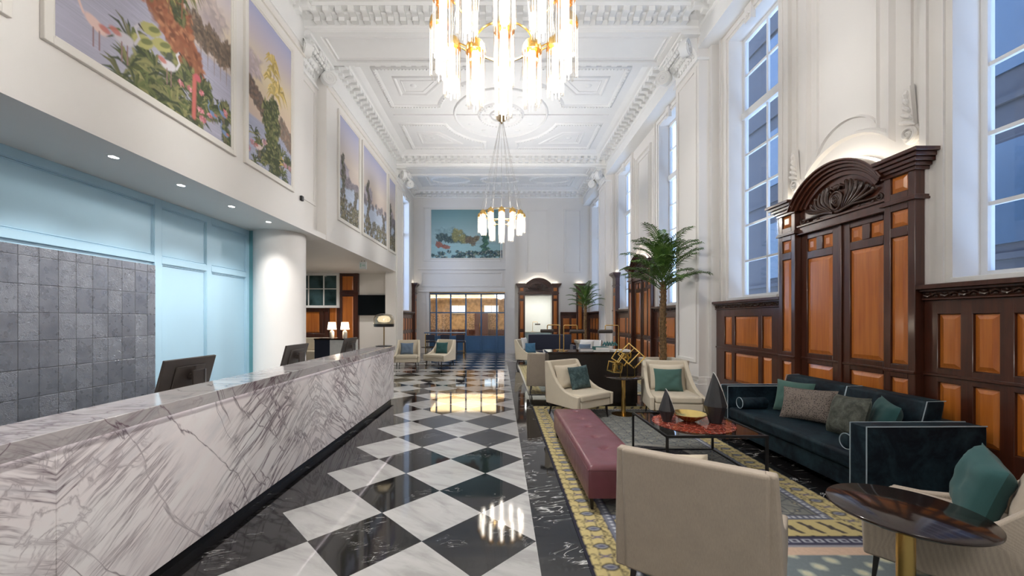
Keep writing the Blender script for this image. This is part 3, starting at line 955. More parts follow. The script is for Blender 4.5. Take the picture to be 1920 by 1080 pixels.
# end wall mouldings
m = MB()
yy = END
def fr(x0, x1, z0, z1, w=0.06, d=0.035, y=yy):
    m.frame(x0, x1, z0, z1, w, y - d, y)
    m.frame(x0 + w, x1 - w, z0 + w, z1 - w, 0.025, y - d * 0.5, y)
fr(-3.85, 0.12, 3.22, 3.95); fr(1.25, 2.35, 3.9, 7.0, 0.07); fr(3.1, 3.95, 3.9, 7.0, 0.07); fr(-3.75, 0.05, 4.45, 7.1, 0.05, 0.02)
m.box(-4.0, 0.3, yy - 0.10, yy, 2.97, 3.07); m.box(-4.0, 0.3, yy - 0.06, yy, 4.05, 4.12)
m.box(-3.60, -3.45, yy - 0.04, yy, 0, 2.97); m.box(0.23, 0.30, yy - 0.12, yy, 0, 2.97)
struct(m.build('trim_%d' % n, 'paint', bevel=0.006, seg=1)); n += 1

# teal wall: raised stiles and rails around fielded panels (local x = +Y)
m = MB()
X = -5.19
def tb(ya, yb, z0, z1, d=0.03): m.box(X, X + d, ya, yb, z0, z1)
edges = [(YB, 5.80), (5.92, 6.83), (6.94, 7.90)]
for (ya, yb) in ((5.80, 5.92), (6.83, 6.94), (7.90, 8.04)):
    tb(ya, yb, 0, ZS)
for ya, yb in edges:
    tb(ya, yb, 3.36, ZS); tb(ya, yb, 2.50, 2.60); tb(ya, yb, 0, 0.2)
    for z0, z1 in ((2.60, 3.36), (0.2, 2.50)):
        if z0 < 1 and ya < 0: continue
        for k, d in ((0, 0.022), (1, 0.012)):
            o = 0.018 * k; w2 = 0.012
            m.box(X, X + d, ya + o, yb - o, z0 + o, z0 + o + w2); m.box(X, X + d, ya + o, yb - o, z1 - o - w2, z1 - o)
            m.box(X, X + d, ya + o, ya + o + w2, z0 + o, z1 - o); m.box(X, X + d, yb - o - w2, yb - o, z0 + o, z1 - o)
struct(m.build('trim_%d' % n, 'teal_wall', bevel=0.004, seg=1)); n += 1

# round column under the gallery's end
m = MB().lathe([(0.52, 0), (0.52, 0.2), (0.50, 0.22), (0.50, ZS)], (-4.72, 8.32, 0), 56)
struct(m.build('column', 'paint', smooth=True))
o = MB().box(-3.999, -3.95, 7.74, 7.82, 4.02, 4.12).build('security_camera', 'black_metal', bevel=0.01)
tag(o, 'small black sensor on the edge of the white gallery wall', 'sensor')

# skirting
struct(MB().box(-5.19, -5.15, YB, 7.98, 0, 0.15).build('baseboard_left', 'teal_wall'))
struct(MB().box(0.30, 0.66, END - 0.13, END - 0.1, 0, 0.2).build('baseboard_end', 'paint'))
TRIM = n
# ------------------------------------------------------------------ wood panelling and panelled doorways
rng = random.Random(4)
def leafrow(m, x0, x1, z0, z1, y):
    """running carved leaf ornament"""
    p = 0.075; k = max(1, int((x1 - x0) / p)); h = (z1 - z0)
    for i in range(k):
        cx = x0 + (i + 0.5) * (x1 - x0) / k
        sg = 1 if i % 2 else -1
        pts = [(cx - 0.03, y, z0 + h * 0.5 - sg * h * 0.25), (cx - 0.01, y - 0.018, z0 + h * 0.5 + sg * h * 0.1), (cx + 0.022, y - 0.02, z0 + h * 0.5 + sg * h * 0.32), (cx + 0.038, y - 0.008, z0 + h * 0.5 + sg * h * 0.05)]
        m.tube(pts, [0.006, 0.014, 0.012, 0.004], 6)
        m.ball((cx + 0.01, y - 0.008, z0 + h * 0.5 - sg * h * 0.22), (0.014, 0.012, 0.014), 6, 4)
        m.ball((cx - 0.02, y - 0.005, z0 + h * 0.5 + sg * h * 0.28), (0.010, 0.010, 0.010), 6, 4)

def wainscot(num, loc, rot, W, cols, capz=1.97):
    """dado panelling, local x from -W/2 to W/2, wall at y=0, room towards -y. cols = [(x0,x1)]"""
    h = W / 2
    m = MB()
    yf = -0.07
    zs = [(0.30, 0.50, 1.03), (0, 1.17, 1.70)]
    m.box(-h, h, -0.045, 0, 0, 1.86)                       # ground
    xs = [-h] + [c for p in cols for c in p] + [h]
    for i in range(0, len(xs), 2):
        m.box(xs[i], xs[i + 1], yf, 0, 0, 1.80)
    m.box(-h, h, yf, 0, 0, 0.50); m.box(-h, h, yf, 0, 1.03, 1.17); m.box(-h, h, yf, 0, 1.70, 1.84)
    m.box(-h, h, yf - 0.03, 0, 0, 0.22); m.box(-h, h, yf - 0.015, 0, 0.22, 0.27)
    m.box(-h, h, yf - 0.018, yf, 1.085, 1.115)
    m.box(-h - 0.0, h, -0.10, 0, 1.84, 1.862); m.box(-h, h, -0.125, 0, 1.925, 1.95); m.box(-h - 0.0, h, -0.165, 0, 1.95, 1.995)
    m.box(-h, h, -0.088, 0, 1.862, 1.925)
    o = m.build('trim_%d' % num, 'mahogany', loc=loc, rotz=rot, bevel=0.005, seg=1)
    struct(o)
    c = MB(); leafrow(c, -h + 0.01, h - 0.01, 1.864, 1.923, -0.092)
    c.build('carved_frieze', 'carved', o, smooth=True)
    for a, b in cols:
        for z0, z1 in ((0.50, 1.03), (1.17, 1.70)):
            MB().raised(a + 0.004, b - 0.004, z0 + 0.004, z1 - 0.004, -0.047, 0.018, 0.045).build('raised_panel', 'panelwood', o)
    return o

def carving():
    """shield with flowing acanthus, local xz plane; centre bottom at (0, 2.99)"""
    m = MB()
    y = -0.10
    # shield and its rim
    sh = [(0.085 * math.cos(t) * (1.0 if math.sin(t) > 0 else 0.92), 3.17 + (0.10 if math.sin(t) > 0 else 0.125) * math.sin(t)) for t in [2 * PI * i / 28 for i in range(28)]]
    m.tube([(x, y - 0.03, z) for x, z in sh], 0.014, 8, closed=True)
    m.ball((0, y - 0.005, 3.17), (0.075, 0.045, 0.10), 14, 8)
    pts = [(0.05 * (1 - t / 30) * math.cos(t * 0.5), y - 0.05, 3.165 + 0.065 * (1 - t / 30) * math.sin(t * 0.5)) for t in range(26)]
    m.tube(pts, 0.008, 6)
    m.ball((0, y - 0.02, 3.33), (0.05, 0.035, 0.035), 10, 6)
    for s in (-1, 1):
        m.tube([(s * 0.02, y - 0.02, 3.30), (s * 0.07, y - 0.03, 3.34), (s * 0.11, y - 0.02, 3.31), (s * 0.09, y - 0.01, 3.28)], [0.012, 0.02, 0.016, 0.008], 8)
        # fan of curling leaves
        for i, (x1, z1, bend) in enumerate([(0.14, 3.36, 0.05), (0.20, 3.345, 0.055), (0.27, 3.31, 0.055), (0.34, 3.265, 0.05), (0.42, 3.21, 0.045), (0.49, 3.15, 0.03)]):
            x0, z0 = 0.06 + 0.025 * i, 3.04 + 0.004 * i
            P = []
            for t in range(9):
                u = t / 8
                bx = x0 + (x1 - x0) * u + bend * math.sin(u * PI)
                bz = z0 + (z1 - z0) * u ** 0.8 - bend * 0.9 * math.sin(u * PI) * 0.6
                P.append((s * bx, y - 0.015 - 0.02 * math.sin(u * PI), bz))
            # curl at the tip
            for t in range(1, 6):
                a = t / 5 * PI * 1.1
                P.append((s * (x1 - 0.022 * (1 - math.cos(a)) * 0.6 + 0.0), y - 0.02, z1 + 0.018 * math.sin(a) - 0.008 * t / 5))
            rr = [0.006 + 0.013 * math.sin(PI * min(1, k / (len(P) - 1)) ** 0.8) for k in range(len(P))]
            m.tube(P, rr, 7)
            P2 = [(px * 0.93, py + 0.014, pz - 0.012) for px, py, pz in P[:9]]
            m.tube(P2, [0.005] + [0.010] * 7 + [0.004], 6)
        # long lower scroll
        P = [(s * (0.05 + 0.50 * u), y - 0.02, 3.015 + 0.02 * math.sin(u * PI * 1.6) + 0.05 * u) for u in [k / 12 for k in range(13)]]
        m.tube(P, [0.018 - 0.006 * k / 12 for k in range(13)], 8)
        P = [(s * (0.56 + 0.035 * math.cos(a)), y - 0.02, 3.03 + 0.035 * math.sin(a)) for a in [PI * 0.5 - k * 0.45 for k in range(12)]]
        m.tube(P, [0.014 - 0.0008 * k for k in range(12)], 7)
        m.ball((s * 0.47, y - 0.01, 3.005), (0.022, 0.02, 0.022), 8, 5)
        m.ball((s * 0.30, y - 0.01, 3.005), (0.018, 0.016, 0.018), 8, 5)
        for k in range(4):
            m.ball((s * (0.20 + 0.085 * k), y - 0.005, 3.09 + 0.012 * k), (0.018, 0.018, 0.022), 7, 4)
    m.ball((0, y - 0.01, 3.02), (0.04, 0.03, 0.03), 10, 6)
    return m

def doorway(name_num, loc, rot, doors=True, label=None):
    """panelled doorway with segmental pediment; local x across, room towards -y"""
    o = MB()
    yF = -0.16
    for s in (-1, 1):
        a, b = (0.65, 0.97) if s > 0 else (-0.97, -0.65)
        o.box(a, b, yF + 0.02, 0, 0, 3.2)                                  # ground of the pier
        # stiles and rails leaving the panel recesses
        o.box(a, a + 0.07, yF, 0, 0, 3.2); o.box(b - 0.07, b, yF, 0, 0, 3.2)
        for z0, z1 in ((0, 0.45), (1.03, 1.17), (2.53, 2.63), (2.81, 3.0), (3.2 - 0.02, 3.22)):
            o.box(a + 0.07, b - 0.07, yF, 0, z0, z1)
        o.box(a - 0.02, b + 0.02, yF - 0.03, 0, 0, 0.26)
        o.box(a - 0.0, b + 0.0, yF - 0.012, 0, 1.085, 1.115)
        # band between pier and entablature block, and the cornice
        o.box(a - 0.025, b + 0.025, yF - 0.03, 0, 2.88, 2.905); o.box(a - 0.015, b + 0.015, yF - 0.02, 0, 2.905, 2.93)
        for z0, z1, d in ((3.18, 3.215, 0.02), (3.215, 3.25, 0.045), (3.25, 3.29, 0.075), (3.29, 3.33, 0.10), (3.33, 3.37, 0.13)):
            xa, xb = (a - 0.02, b + d) if s > 0 else (a - d, b + 0.02)
            o.box(xa, xb, yF - d, 0, z0, z1)
    # lintel
    o.box(-0.65, 0.65, -0.12, 0, 2.86, 2.97); o.box(-0.65, 0.65, -0.145, 0, 2.955, 2.985); o.box(-0.65, 0.65, -0.135, 0, 2.85, 2.87)
    # arched pediment mouldings
    zc = 2.85
    for r0, r1, d in ((0.60, 0.655, 0.125), (0.655, 0.69, 0.15), (0.69, 0.73, 0.185), (0.73, 0.765, 0.225), (0.765, 0.79, 0.25)):
        t0 = math.asin(min(1, 0.36 / r1)); t1 = PI - t0
        k = 28
        pi = arc(0, zc, r0, t0, t1, k); po = arc(0, zc, r1, t0, t1, k)
        vs = [(p[0], -d, p[1]) for p in pi] + [(p[0], -d, p[1]) for p in po] + [(p[0], 0, p[1]) for p in pi] + [(p[0], 0, p[1]) for p in po]
        q = k + 1
        fs = []
        for i in range(k):
            fs += [(i, i + 1, q + i + 1, q + i), (q + i, q + i + 1, 3 * q + i + 1, 3 * q + i), (i, 2 * q + i, 2 * q + i + 1, i + 1)]
        fs += [(0, q, 3 * q, 2 * q), (k, 2 * q + k, 3 * q + k, q + k)]
        o.add(vs, fs)
    # tympanum board
    tp = [(-0.65, 2.97), (0.65, 2.97), (0.65, 3.2)] + arc(0, zc, 0.66, 0.55, PI - 0.55, 20) + [(-0.65, 3.2)]
    o.prism(tp, -0.085, 0, 'y')
    if doors:
        o.box(-0.025, 0.025, -0.085, 0, 0, 2.86)
        o.box(-0.65, 0.65, -0.09, 0, 0, 0.2)
    else:
        for s in (-1, 1):
            o.box(s * 0.65, s * 0.66, -0.14, 0.3, 0, 2.86)
    r = o.build('door_%d' % name_num, 'mahogany', loc=loc, rotz=rot, bevel=0.006, seg=2)
    struct(r)
    for s in (-1, 1):
        a, b = (0.72, 0.90) if s > 0 else (-0.90, -0.72)
        for z0, z1 in ((0.45, 1.03), (1.17, 2.53), (2.63, 2.81), (3.0, 3.18)):
            MB().raised(a + 0.006, b - 0.006, z0 + 0.006, z1 - 0.006, yF + 0.018, 0.014, 0.04).build('raised_panel', 'panelwood', r)
    carving().build('carved_crest', 'carved', r, smooth=True)
    if doors:
        for s in (-1, 1):
            a, b = (0.025, 0.645) if s > 0 else (-0.645, -0.025)
            d = MB()
            d.box(a, b, -0.045, 0, 0.2, 2.85)
            mid = (a + b) / 2
            st = [(a, a + 0.10), (b - 0.10, b)]
            for p, q in st: d.box(p, q, -0.065, 0, 0.2, 2.85)
            for z0, z1 in ((0.2, 0.45), (1.03, 1.17), (2.50, 2.60), (2.78, 2.85)):
                d.box(a + 0.1, b - 0.1, -0.065, 0, z0, z1)
            d.box(mid - 0.05, mid + 0.05, -0.065, 0, 2.60, 2.78)
            d.box(a, b, -0.078, 0, 1.085, 1.11)
            leaf = d.build('door_leaf', 'mahogany', r, bevel=0.005, seg=1)
            for (p, q, z0, z1) in ((a + 0.1, b - 0.1, 0.45, 1.03), (a + 0.1, b - 0.1, 1.17, 2.50), (a + 0.1, mid - 0.05, 2.60, 2.78), (mid + 0.05, b - 0.1, 2.60, 2.78)):
                MB().raised(p + 0.006, q - 0.006, z0 + 0.006, z1 - 0.006, -0.047, 0.016, 0.05).build('raised_panel', 'panelwood', leaf)
    # light strip hidden on top of the cornices and arch
    led = MB()
    for s in (-1, 1):
        led.box(s * 0.70, s * 0.95, -0.10, -0.05, 3.371, 3.383)
    pts = arc(0, zc, 0.80, 0.62, PI - 0.62, 16)
    for i in range(16):
        (ax, az), (bx, bz) = pts[i], pts[i + 1]
        led.add([(ax, -0.05, az), (bx, -0.05, bz), (bx, -0.10, bz), (ax, -0.10, az)], [(0, 1, 2, 3)])
    led.build('light_strip', 'led', r)
    return r

doorway(1, (4.40, BAYS[1], 0), RIGHT)
doorway(2, (4.40, BAYS[2], 0), RIGHT)
doorway(3, (1.845, END, 0), 0.0, doors=False)

def cols_between(a, b, widths, gap=0.09, edge=0.12):
    """evenly laid columns"""
    n_ = len(widths); tot = sum(widths)
    avail = (b - a) - 2 * edge - gap * (n_ - 1)
    out = []; x = a + edge
    for w_ in widths:
        ww = w_ / tot * avail
        out.append((x, x + ww)); x += ww + gap
    return out
def right_wains(num, ya, yb, widths, edge=0.12):
    W = yb - ya
    return wainscot(num, (4.40, (ya + yb) / 2, 0), RIGHT, W, cols_between(-W / 2, W / 2, widths, 0.095, edge))
n = TRIM
right_wains(n, 1.98 + 0.12, 3.965, [1, 1, 1, 1, 1, 1]); n += 1
right_wains(n, 5.915, 7.78, [0.22, 0.62, 0.22], 0.28); n += 1
right_wains(n, 8.94 + 0.12, 10.925, [0.22, 0.62, 0.22], 0.25); n += 1
right_wains(n, 12.875, 14.74, [0.22, 0.62, 0.22], 0.28); n += 1
right_wains(n, 16.02, END - 0.02, [1, 1, 1, 1, 1]); n += 1
W = 4.4 - 2.83
wainscot(n, ((2.83 + 4.4) / 2, END, 0), 0.0, W - 0.18, cols_between(-W / 2 + 0.09, W / 2 - 0.09, [1, 1, 1])); n += 1
wainscot(n, (-4.2, 17.15, 0), LEFT, 2.5, cols_between(-1.25, 1.25, [1, 1, 1, 1, 1])); n += 1

def wood_pier(num, loc, rot, w=0.32, h=3.37):
    m = MB()
    m.box(-w / 2, w / 2, -0.16, 0, 0, h - 0.17)
    for z0, z1, d in ((h - 0.19, h - 0.155, 0.02), (h - 0.155, h - 0.12, 0.045), (h - 0.12, h - 0.08, 0.075), (h - 0.08, h, 0.11), (2.88, 2.92, 0.03), (0, 0.26, 0.03)):
        m.box(-w / 2 - d, w / 2 + d, -0.16 - d, 0, z0, z1)
    o = m.build('trim_%d' % num, 'mahogany', loc=loc, rotz=rot, bevel=0.006, seg=2)
    struct(o)
    for z0, z1 in ((0.45, 1.03), (1.17, 2.53), (2.63, 2.81)):
        MB().raised(-w / 2 + 0.07, w / 2 - 0.07, z0, z1, -0.158, 0.014, 0.035).build('raised_panel', 'panelwood', o)
    MB().box(-w / 2, w / 2, -0.10, -0.05, h + 0.001, h + 0.012).build('light_strip', 'led', o)
    return o
wood_pier(n, (4.40, 14.45, 0), RIGHT); n += 1
wood_pier(n, (-4.2, 18.60, 0), LEFT); n += 1
wood_pier(n, (3.85, END, 0), 0.0); n += 1

# lounge behind the desk: wood wall, window, screen
m = MB().box(-8.9, -6.95, 15.42, 15.5, 0, 2.10).box(-6.95, -5.62, 15.40, 15.5, 0, ZS)
m.box(-8.9, -6.95, 15.37, 15.42, 1.98, 2.08).box(-8.9, -6.95, 15.38, 15.42, 0.95, 1.08)
for x in (-8.85, -8.0, -7.15): m.box(x, x + 0.12, 15.39, 15.42, 0, 2.0)
for x in (-6.95, -6.45, -5.80): m.box(x, x + 0.16, 15.36, 15.40, 0, ZS)
m.box(-6.95, -5.62, 15.35, 15.40, 2.62, 2.74)
o = m.build('trim_%d' % n, 'mahogany', bevel=0.006, seg=1); struct(o); n += 1
for x0, x1, z0, z1 in ((-8.70, -8.03, 1.12, 1.94), (-7.85, -7.18, 1.12, 1.94), (-6.76, -6.48, 0.3, 2.55), (-6.26, -5.83, 0.3, 2.55), (-6.76, -6.48, 2.8, 3.35), (-6.26, -5.83, 2.8, 3.35), (-8.70, -8.03, 0.3, 0.9), (-7.85, -7.18, 0.3, 0.9)):
    MB().raised(x0, x1, z0, z1, 15.395 if x0 > -7 else 15.418, 0.014, 0.04).build('raised_panel', 'panelwood', o)
g = G('dim_garden_reflection')
g.col(g.ramp(g.noise(g.coord(), 1.6, 4), [(0.35, (0.006, 0.02, 0.02, 1)), (0.6, (0.05, 0.10, 0.11, 1))])); g.rough(0.08)
M['dim_window'] = g.m
m = MB().frame(-8.9, -6.35, 2.10, 3.46, 0.09, 15.26, 15.36)
for x in (-8.2, -7.55, -6.95): m.box(x - 0.02, x + 0.02, 15.28, 15.34, 2.15, 3.42)
m.box(-8.85, -6.4, 15.29, 15.33, 2.83, 2.86)
wn = m.build('window_9', 'sash'); struct(wn)
MB().box(-8.85, -6.4, 15.31, 15.315, 2.15, 3.42).build('pane', 'dim_window', wn)

# glazed blue doors in the end wall
m = MB()
X0, X1 = -3.45, 0.23
ps = [X0, -3.12, -2.42, -1.68, -0.93, -0.17, X1]
m.box(X0, X1, END + 0.05, END + 0.13, 2.86, 2.93)
for i, x in enumerate(ps):
    m.box(x - 0.035, x + 0.035, END + 0.04, END + 0.14, 0, 2.9)
for i in range(6):
    a, b = ps[i] + 0.035, ps[i + 1] - 0.035
    m.box(a, b, END + 0.06, END + 0.12, 1.94, 2.0)
    m.box(a, b, END + 0.06, END + 0.12, 0.78, 0.84)
    m.box(a, b, END + 0.075, END + 0.105, 0.0, 0.78)
    m.frame(a + 0.02, b - 0.02, 0.1, 0.75, 0.05, END + 0.055, END + 0.08)
dr = m.build('door_4', 'blue_door', bevel=0.004, seg=1); struct(dr)
MB().box(X0, X1, END + 0.088, END + 0.094, 0.84, 2.86).build('glass', 'clear_glass', dr)
for x in (-1.74, -0.99, -0.25):
    MB().tube([(x, END + 0.01, 0.95), (x, END - 0.02, 0.99), (x, END - 0.02, 1.41), (x, END + 0.01, 1.45)], 0.012, 8).build('handle', 'brass', dr, smooth=True)
MB().box(X0 - 0.03, X1 + 0.03, END - 0.01, END + 0.04, 2.93, 2.97).build('brass_trim', 'old_brass', dr)

# bar room behind the glazed doors and white room behind the archway
m = MB().box(-4.6, 0.6, 24.0, 24.2, 0, 3.3).box(-4.8, -4.6, END + 0.3, 24.2, 0, 3.3).box(0.6, 0.8, END + 0.3, 24.2, 0, 3.3)
struct(m.build('wall_bar', simple('patterned_bar_wall', (0.42, 0.31, 0.20), 0.7, var=0.4, scale=5)))
struct(MB().box(-4.6, 0.6, END + 0.3, 24.0, 3.1, 3.3).build('ceiling_bar', simple('honey_bar_ceiling', (0.62, 0.40, 0.17), 0.5)))
m = MB().box(-4.55, 0.55, 23.9, 24.0, 0, 1.0)
struct(m.build('trim_%d' % n, 'mahogany')); n += 1
bw_ = MB().box(-4.5, 0.5, 23.93, 23.99, 1.0, 1.06)
for i, x in enumerate((-4.1, -3.3, -1.75, -0.4)):
    bw_.box(x - 0.28, x + 0.28, 23.94, 23.98, 1.08, 1.95)
struct(bw_.build('trim_%d' % n, simple('bar_pattern_panel', (0.30, 0.22, 0.16), 0.6, var=0.9, scale=14))); n += 1
struct(MB().box(-1.55, -0.75, 23.5, 23.95, 0, 2.0).build('trim_%d' % n, 'mahogany')); n += 1
for i, x in enumerate((-2.56, -0.55)):
    wq = MB().frame(x - 0.46, x + 0.46, 1.98, 2.52, 0.05, 23.88, 23.95).box(x - 0.02, x + 0.02, 23.88, 23.95, 2.0, 2.5).build('window_%d' % (10 + i), 'sash')
    struct(wq)
    MB().box(x - 0.44, x + 0.44, 23.93, 23.94, 2.0, 2.5).build('pane', emit('bright_daylit_pane', (0.75, 0.88, 1.0, 1), 1.6), wq)
struct(MB().box(-4.5, 0.5, 23.7, 23.95, 2.9, 2.95).build('trim_%d' % n, 'old_brass')); n += 1
MB().box(-4.5, 0.5, 23.75, 23.95, 2.955, 2.975).build('light_strip', emit('bar_cove_strip', (1.0, 0.85, 0.6, 1), 12.0), COL.objects['trim_%d' % (n - 1)])
light('AREA', 'bar_ceiling_light', (-1.9, 21.2, 3.05), 130, (1.0, 0.74, 0.42), (0, 0, 0), size=3.5)
m = MB().box(0.8, 3.6, 22.4, 22.6, 0, 3.2).box(3.4, 3.6, END + 0.3, 22.4, 0, 3.2).box(0.8, 3.6, END + 0.3, 22.6, 3.1, 3.2)
struct(m.build('wall_white_room', 'plaster'))
light('AREA', 'white_room_light', (2.0, 20.8, 3.05), 38, (0.97, 1.0, 0.93), (0, 0, 0), size=1.8)
TRIM = n
# ------------------------------------------------------------------ reception desk and what stands on it
DY0, DY1 = -0.6, 7.80
desk = empty('reception_desk', (-2.3, 3.6, 0), 0, 'long reception desk in white marble with violet veins', 'reception desk')
def dk(mb, name, mat, **k):
    o = mb.build(name, mat, **k)
    o.parent = desk; o.matrix_parent_inverse = Matrix.Translation((2.3, -3.6, 0))
    return o
y = 1.88
cuts = [DY0, 1.88, 4.52, 7.16, DY1]
for a, b in zip(cuts, cuts[1:]):
    dk(MB().box(-2.21, -2.15, a + 0.001, b - 0.001, 0.08, 1.062), 'front_panel', 'desk', bevel=0.002, seg=1)
dk(MB().box(-2.80, -2.15, DY1, DY1 + 0.03, 0.08, 1.062), 'end_panel', 'desk')
dk(MB().box(-2.50, -2.12, DY0, DY1 + 0.05, 1.068, 1.115), 'countertop', 'desk_top', bevel=0.003, seg=1)
dk(MB().box(-3.30, -2.52, DY0, DY1 - 0.1, 0.74, 0.78), 'staff_worktop', 'desk_top', bevel=0.003, seg=1)
dk(MB().box(-2.52, -2.22, DY0, DY1, 0.05, 1.06), 'carcass', 'stage_white')
dk(MB().box(-3.22, -2.19, DY0, DY1 - 0.02, 0.0, 0.075), 'plinth', 'black_metal')
dk(MB().box(-2.126, -2.120, DY0, DY1 + 0.04, 1.036, 1.068), 'lip', 'desk_top')
dk(MB().add([(-2.129, DY0, 1.055), (-2.129, DY1, 1.055), (-2.129, DY1, 1.065), (-2.129, DY0, 1.065)], [(0, 1, 2, 3)]), 'light_strip', 'led_desk')

def monitor(yc, label):
    o = empty('computer_monitor', (-2.78, yc, 0.78), 0, label, 'monitor', 'monitors on the reception desk')
    t = math.atan2(0.08, 0.30)
    m = MB(); m.mtx = Matrix.Translation((0.0, 0, 0.37)) @ Matrix.Rotation(t, 4, 'Y')
    m.box(-0.012, 0.012, -0.285, 0.285, -0.165, 0.165)
    m.box(0.012, 0.022, -0.16, 0.16, -0.10, 0.10)
    m.build('housing', 'plastic', o, bevel=0.005)
    m = MB(); m.mtx = Matrix.Translation((0.0, 0, 0.37)) @ Matrix.Rotation(t, 4, 'Y')
    m.box(-0.0135, -0.012, -0.278, 0.278, -0.155, 0.158)
    m.build('screen', 'screen', o)
    m = MB().cyl((0, 0.02, 0.36), 0.032, 0.02, 0.075, 16, ax='x')
    m.box(0.065, 0.085, -0.03, 0.10, 0.0, 0.42)
    m.build('stand', 'plastic', o, bevel=0.004)
    m = MB().box(0.070, 0.090, 0.100, 0.106, 0.0, 0.42)
    m.build('stand_edge', simple('satin_aluminium', (0.5, 0.5, 0.5), 0.3, 0.9), o)
    MB().box(-0.10, 0.12, -0.12, 0.12, 0.0, 0.012).build('foot', 'plastic', o, bevel=0.004)
    return o
mon = monitor(3.445, 'dark computer monitor seen from behind, nearest of three on the desk')
m2 = place(copy_tree(mon), (-2.78, 5.25, 0.78), 0, 'dark computer monitor seen from behind, middle one on the desk')
m3 = place(copy_tree(mon), (-2.78, 7.12, 0.78), 0, 'dark computer monitor at the far end of the desk beside the dome lamp')

# dome lamp on the far end of the counter
o = empty('dome_lamp', (-2.30, 7.68, 1.115), 0, 'smoked glass dome lamp on a thin stem at the far end of the desk', 'table lamp')
MB().lathe([(0.0, 0), (0.16, 0), (0.16, 0.012), (0.02, 0.018), (0.0, 0.018)], n=32).build('base', 'black_metal', o, smooth=True)
MB().cyl((0, 0, 0), 0.011, 0.015, 0.42, 12).build('stem', 'old_brass', o, smooth=True)
MB().lathe([(0.19, 0.385), (0.195, 0.41), (0.195, 0.44)], n=36, cap=False).lathe([(0.0, 0.40), (0.19, 0.40)], n=36, cap=False).build('band', 'black_metal', o, smooth=True)
MB().lathe([(0.195, 0.44), (0.195, 0.54), (0.18, 0.59), (0.14, 0.625), (0.08, 0.64), (0.0, 0.645)], n=36, cap=False).build('shade', 'lamp_glass', o, smooth=True)
MB().lathe([(0.0, 0.47), (0.10, 0.48), (0.13, 0.53), (0.10, 0.59), (0.0, 0.61)], n=28, cap=False).build('diffuser', emit('dim_lamp_diffuser', (1.0, 0.85, 0.6, 1), 0.9), o, smooth=True)

# metal tile panel on the teal wall
tp = MB().box(-5.185, -5.145, YB + 0.5, 5.79, 0.25, 2.45).build('tile_panel', 'tiles')
tag(tp, 'large panel of embossed grey metal tiles on the teal wall behind the desk', 'wall panel')

# lounge behind: credenza, lamps, chair, tv, exit sign, banquette
o = empty('credenza', (-5.50, 13.2, 0), 0, 'dark console cabinet with two lit lamps on it, in the back lounge', 'cabinet')
MB().box(-0.72, 0.60, -0.25, 0.25, 0.96, 1.0).build('top', 'table_dark', o)
MB().box(-0.70, -0.20, -0.24, 0.24, 0.0, 0.96).build('body', 'navy', o)
MB().box(-0.20, 0.58, -0.22, 0.24, 0.0, 0.96).build('front', 'stage_white', o)
MB().box(0.28, 0.29, -0.235, -0.2, 0.0, 0.96).build('divider', 'black_metal', o)
o = empty('shaded_lamp', (-5.72, 13.2, 1.0), 0, 'lit lamp with white shade on the console, left of a pair', 'table lamp', 'lamps on the lounge console')
MB().lathe([(0.0, 0), (0.065, 0), (0.075, 0.03), (0.075, 0.20), (0.06, 0.25), (0.02, 0.27), (0.012, 0.30)], n=20).build('base', 'ivory', o, smooth=True)
MB().lathe([(0.145, 0.30), (0.115, 0.55)], n=24, cap=False).lathe([(0.0, 0.545), (0.115, 0.545)], n=24, cap=False).build('shade', 'lampshade', o, smooth=True)
place(copy_tree(o), (-5.28, 13.2, 1.0), 0, 'lit lamp with white shade on the console, right of a pair')

tvo = empty('television', (-4.97, 15.42, 2.2), 0, 'black wall-mounted television on the white lounge wall', 'television')
MB().box(-0.66, 0.66, -0.07, 0.03, -0.40, 0.41).build('casing', 'black_metal', tvo, bevel=0.006)
MB().box(-0.645, 0.645, -0.074, -0.0705, -0.385, 0.395).build('screen', 'screen', tvo)

ex = empty('exit_sign', (-4.24, 12.0, ZS), 0, 'small white hanging exit sign with arrow under the low ceiling', 'sign')
MB().box(-0.11, 0.11, -0.02, 0.02, -0.27, -0.05).build('sign_box', simple('sign_white', (0.78, 0.82, 0.80), 0.4), ex, bevel=0.004)
for hx in (-0.045, 0.045): MB().box(hx - 0.005, hx + 0.005, -0.005, 0.005, -0.05, 0).build('hanger', 'black_metal', ex)
m = MB().prism([(-0.02, -0.14), (0.04, -0.14), (0.04, -0.11), (0.075, -0.16), (0.04, -0.21), (0.04, -0.18), (-0.02, -0.18)], -0.0225, -0.0205, 'y')
m.box(-0.08, -0.05, -0.0225, -0.0205, -0.215, -0.10)
m.build('pictogram', simple('pale_sign_green', (0.45, 0.66, 0.56), 0.5), ex)

bq = empty('banquette', (-7.6, 14.95, 0), 0, 'cream upholstered banquette against the wood wall of the lounge', 'banquette')
MB().box(-1.3, 1.2, -0.35, 0.3, 0.1, 0.45).build('seat', 'cream', bq, bevel=0.03)
MB().box(-1.3, 1.2, 0.22, 0.40, 0.45, 0.93).build('backrest', 'cream', bq, bevel=0.03)
MB().box(-1.28, 1.18, -0.30, 0.35, 0.0, 0.1).build('plinth', 'black_wood', bq)

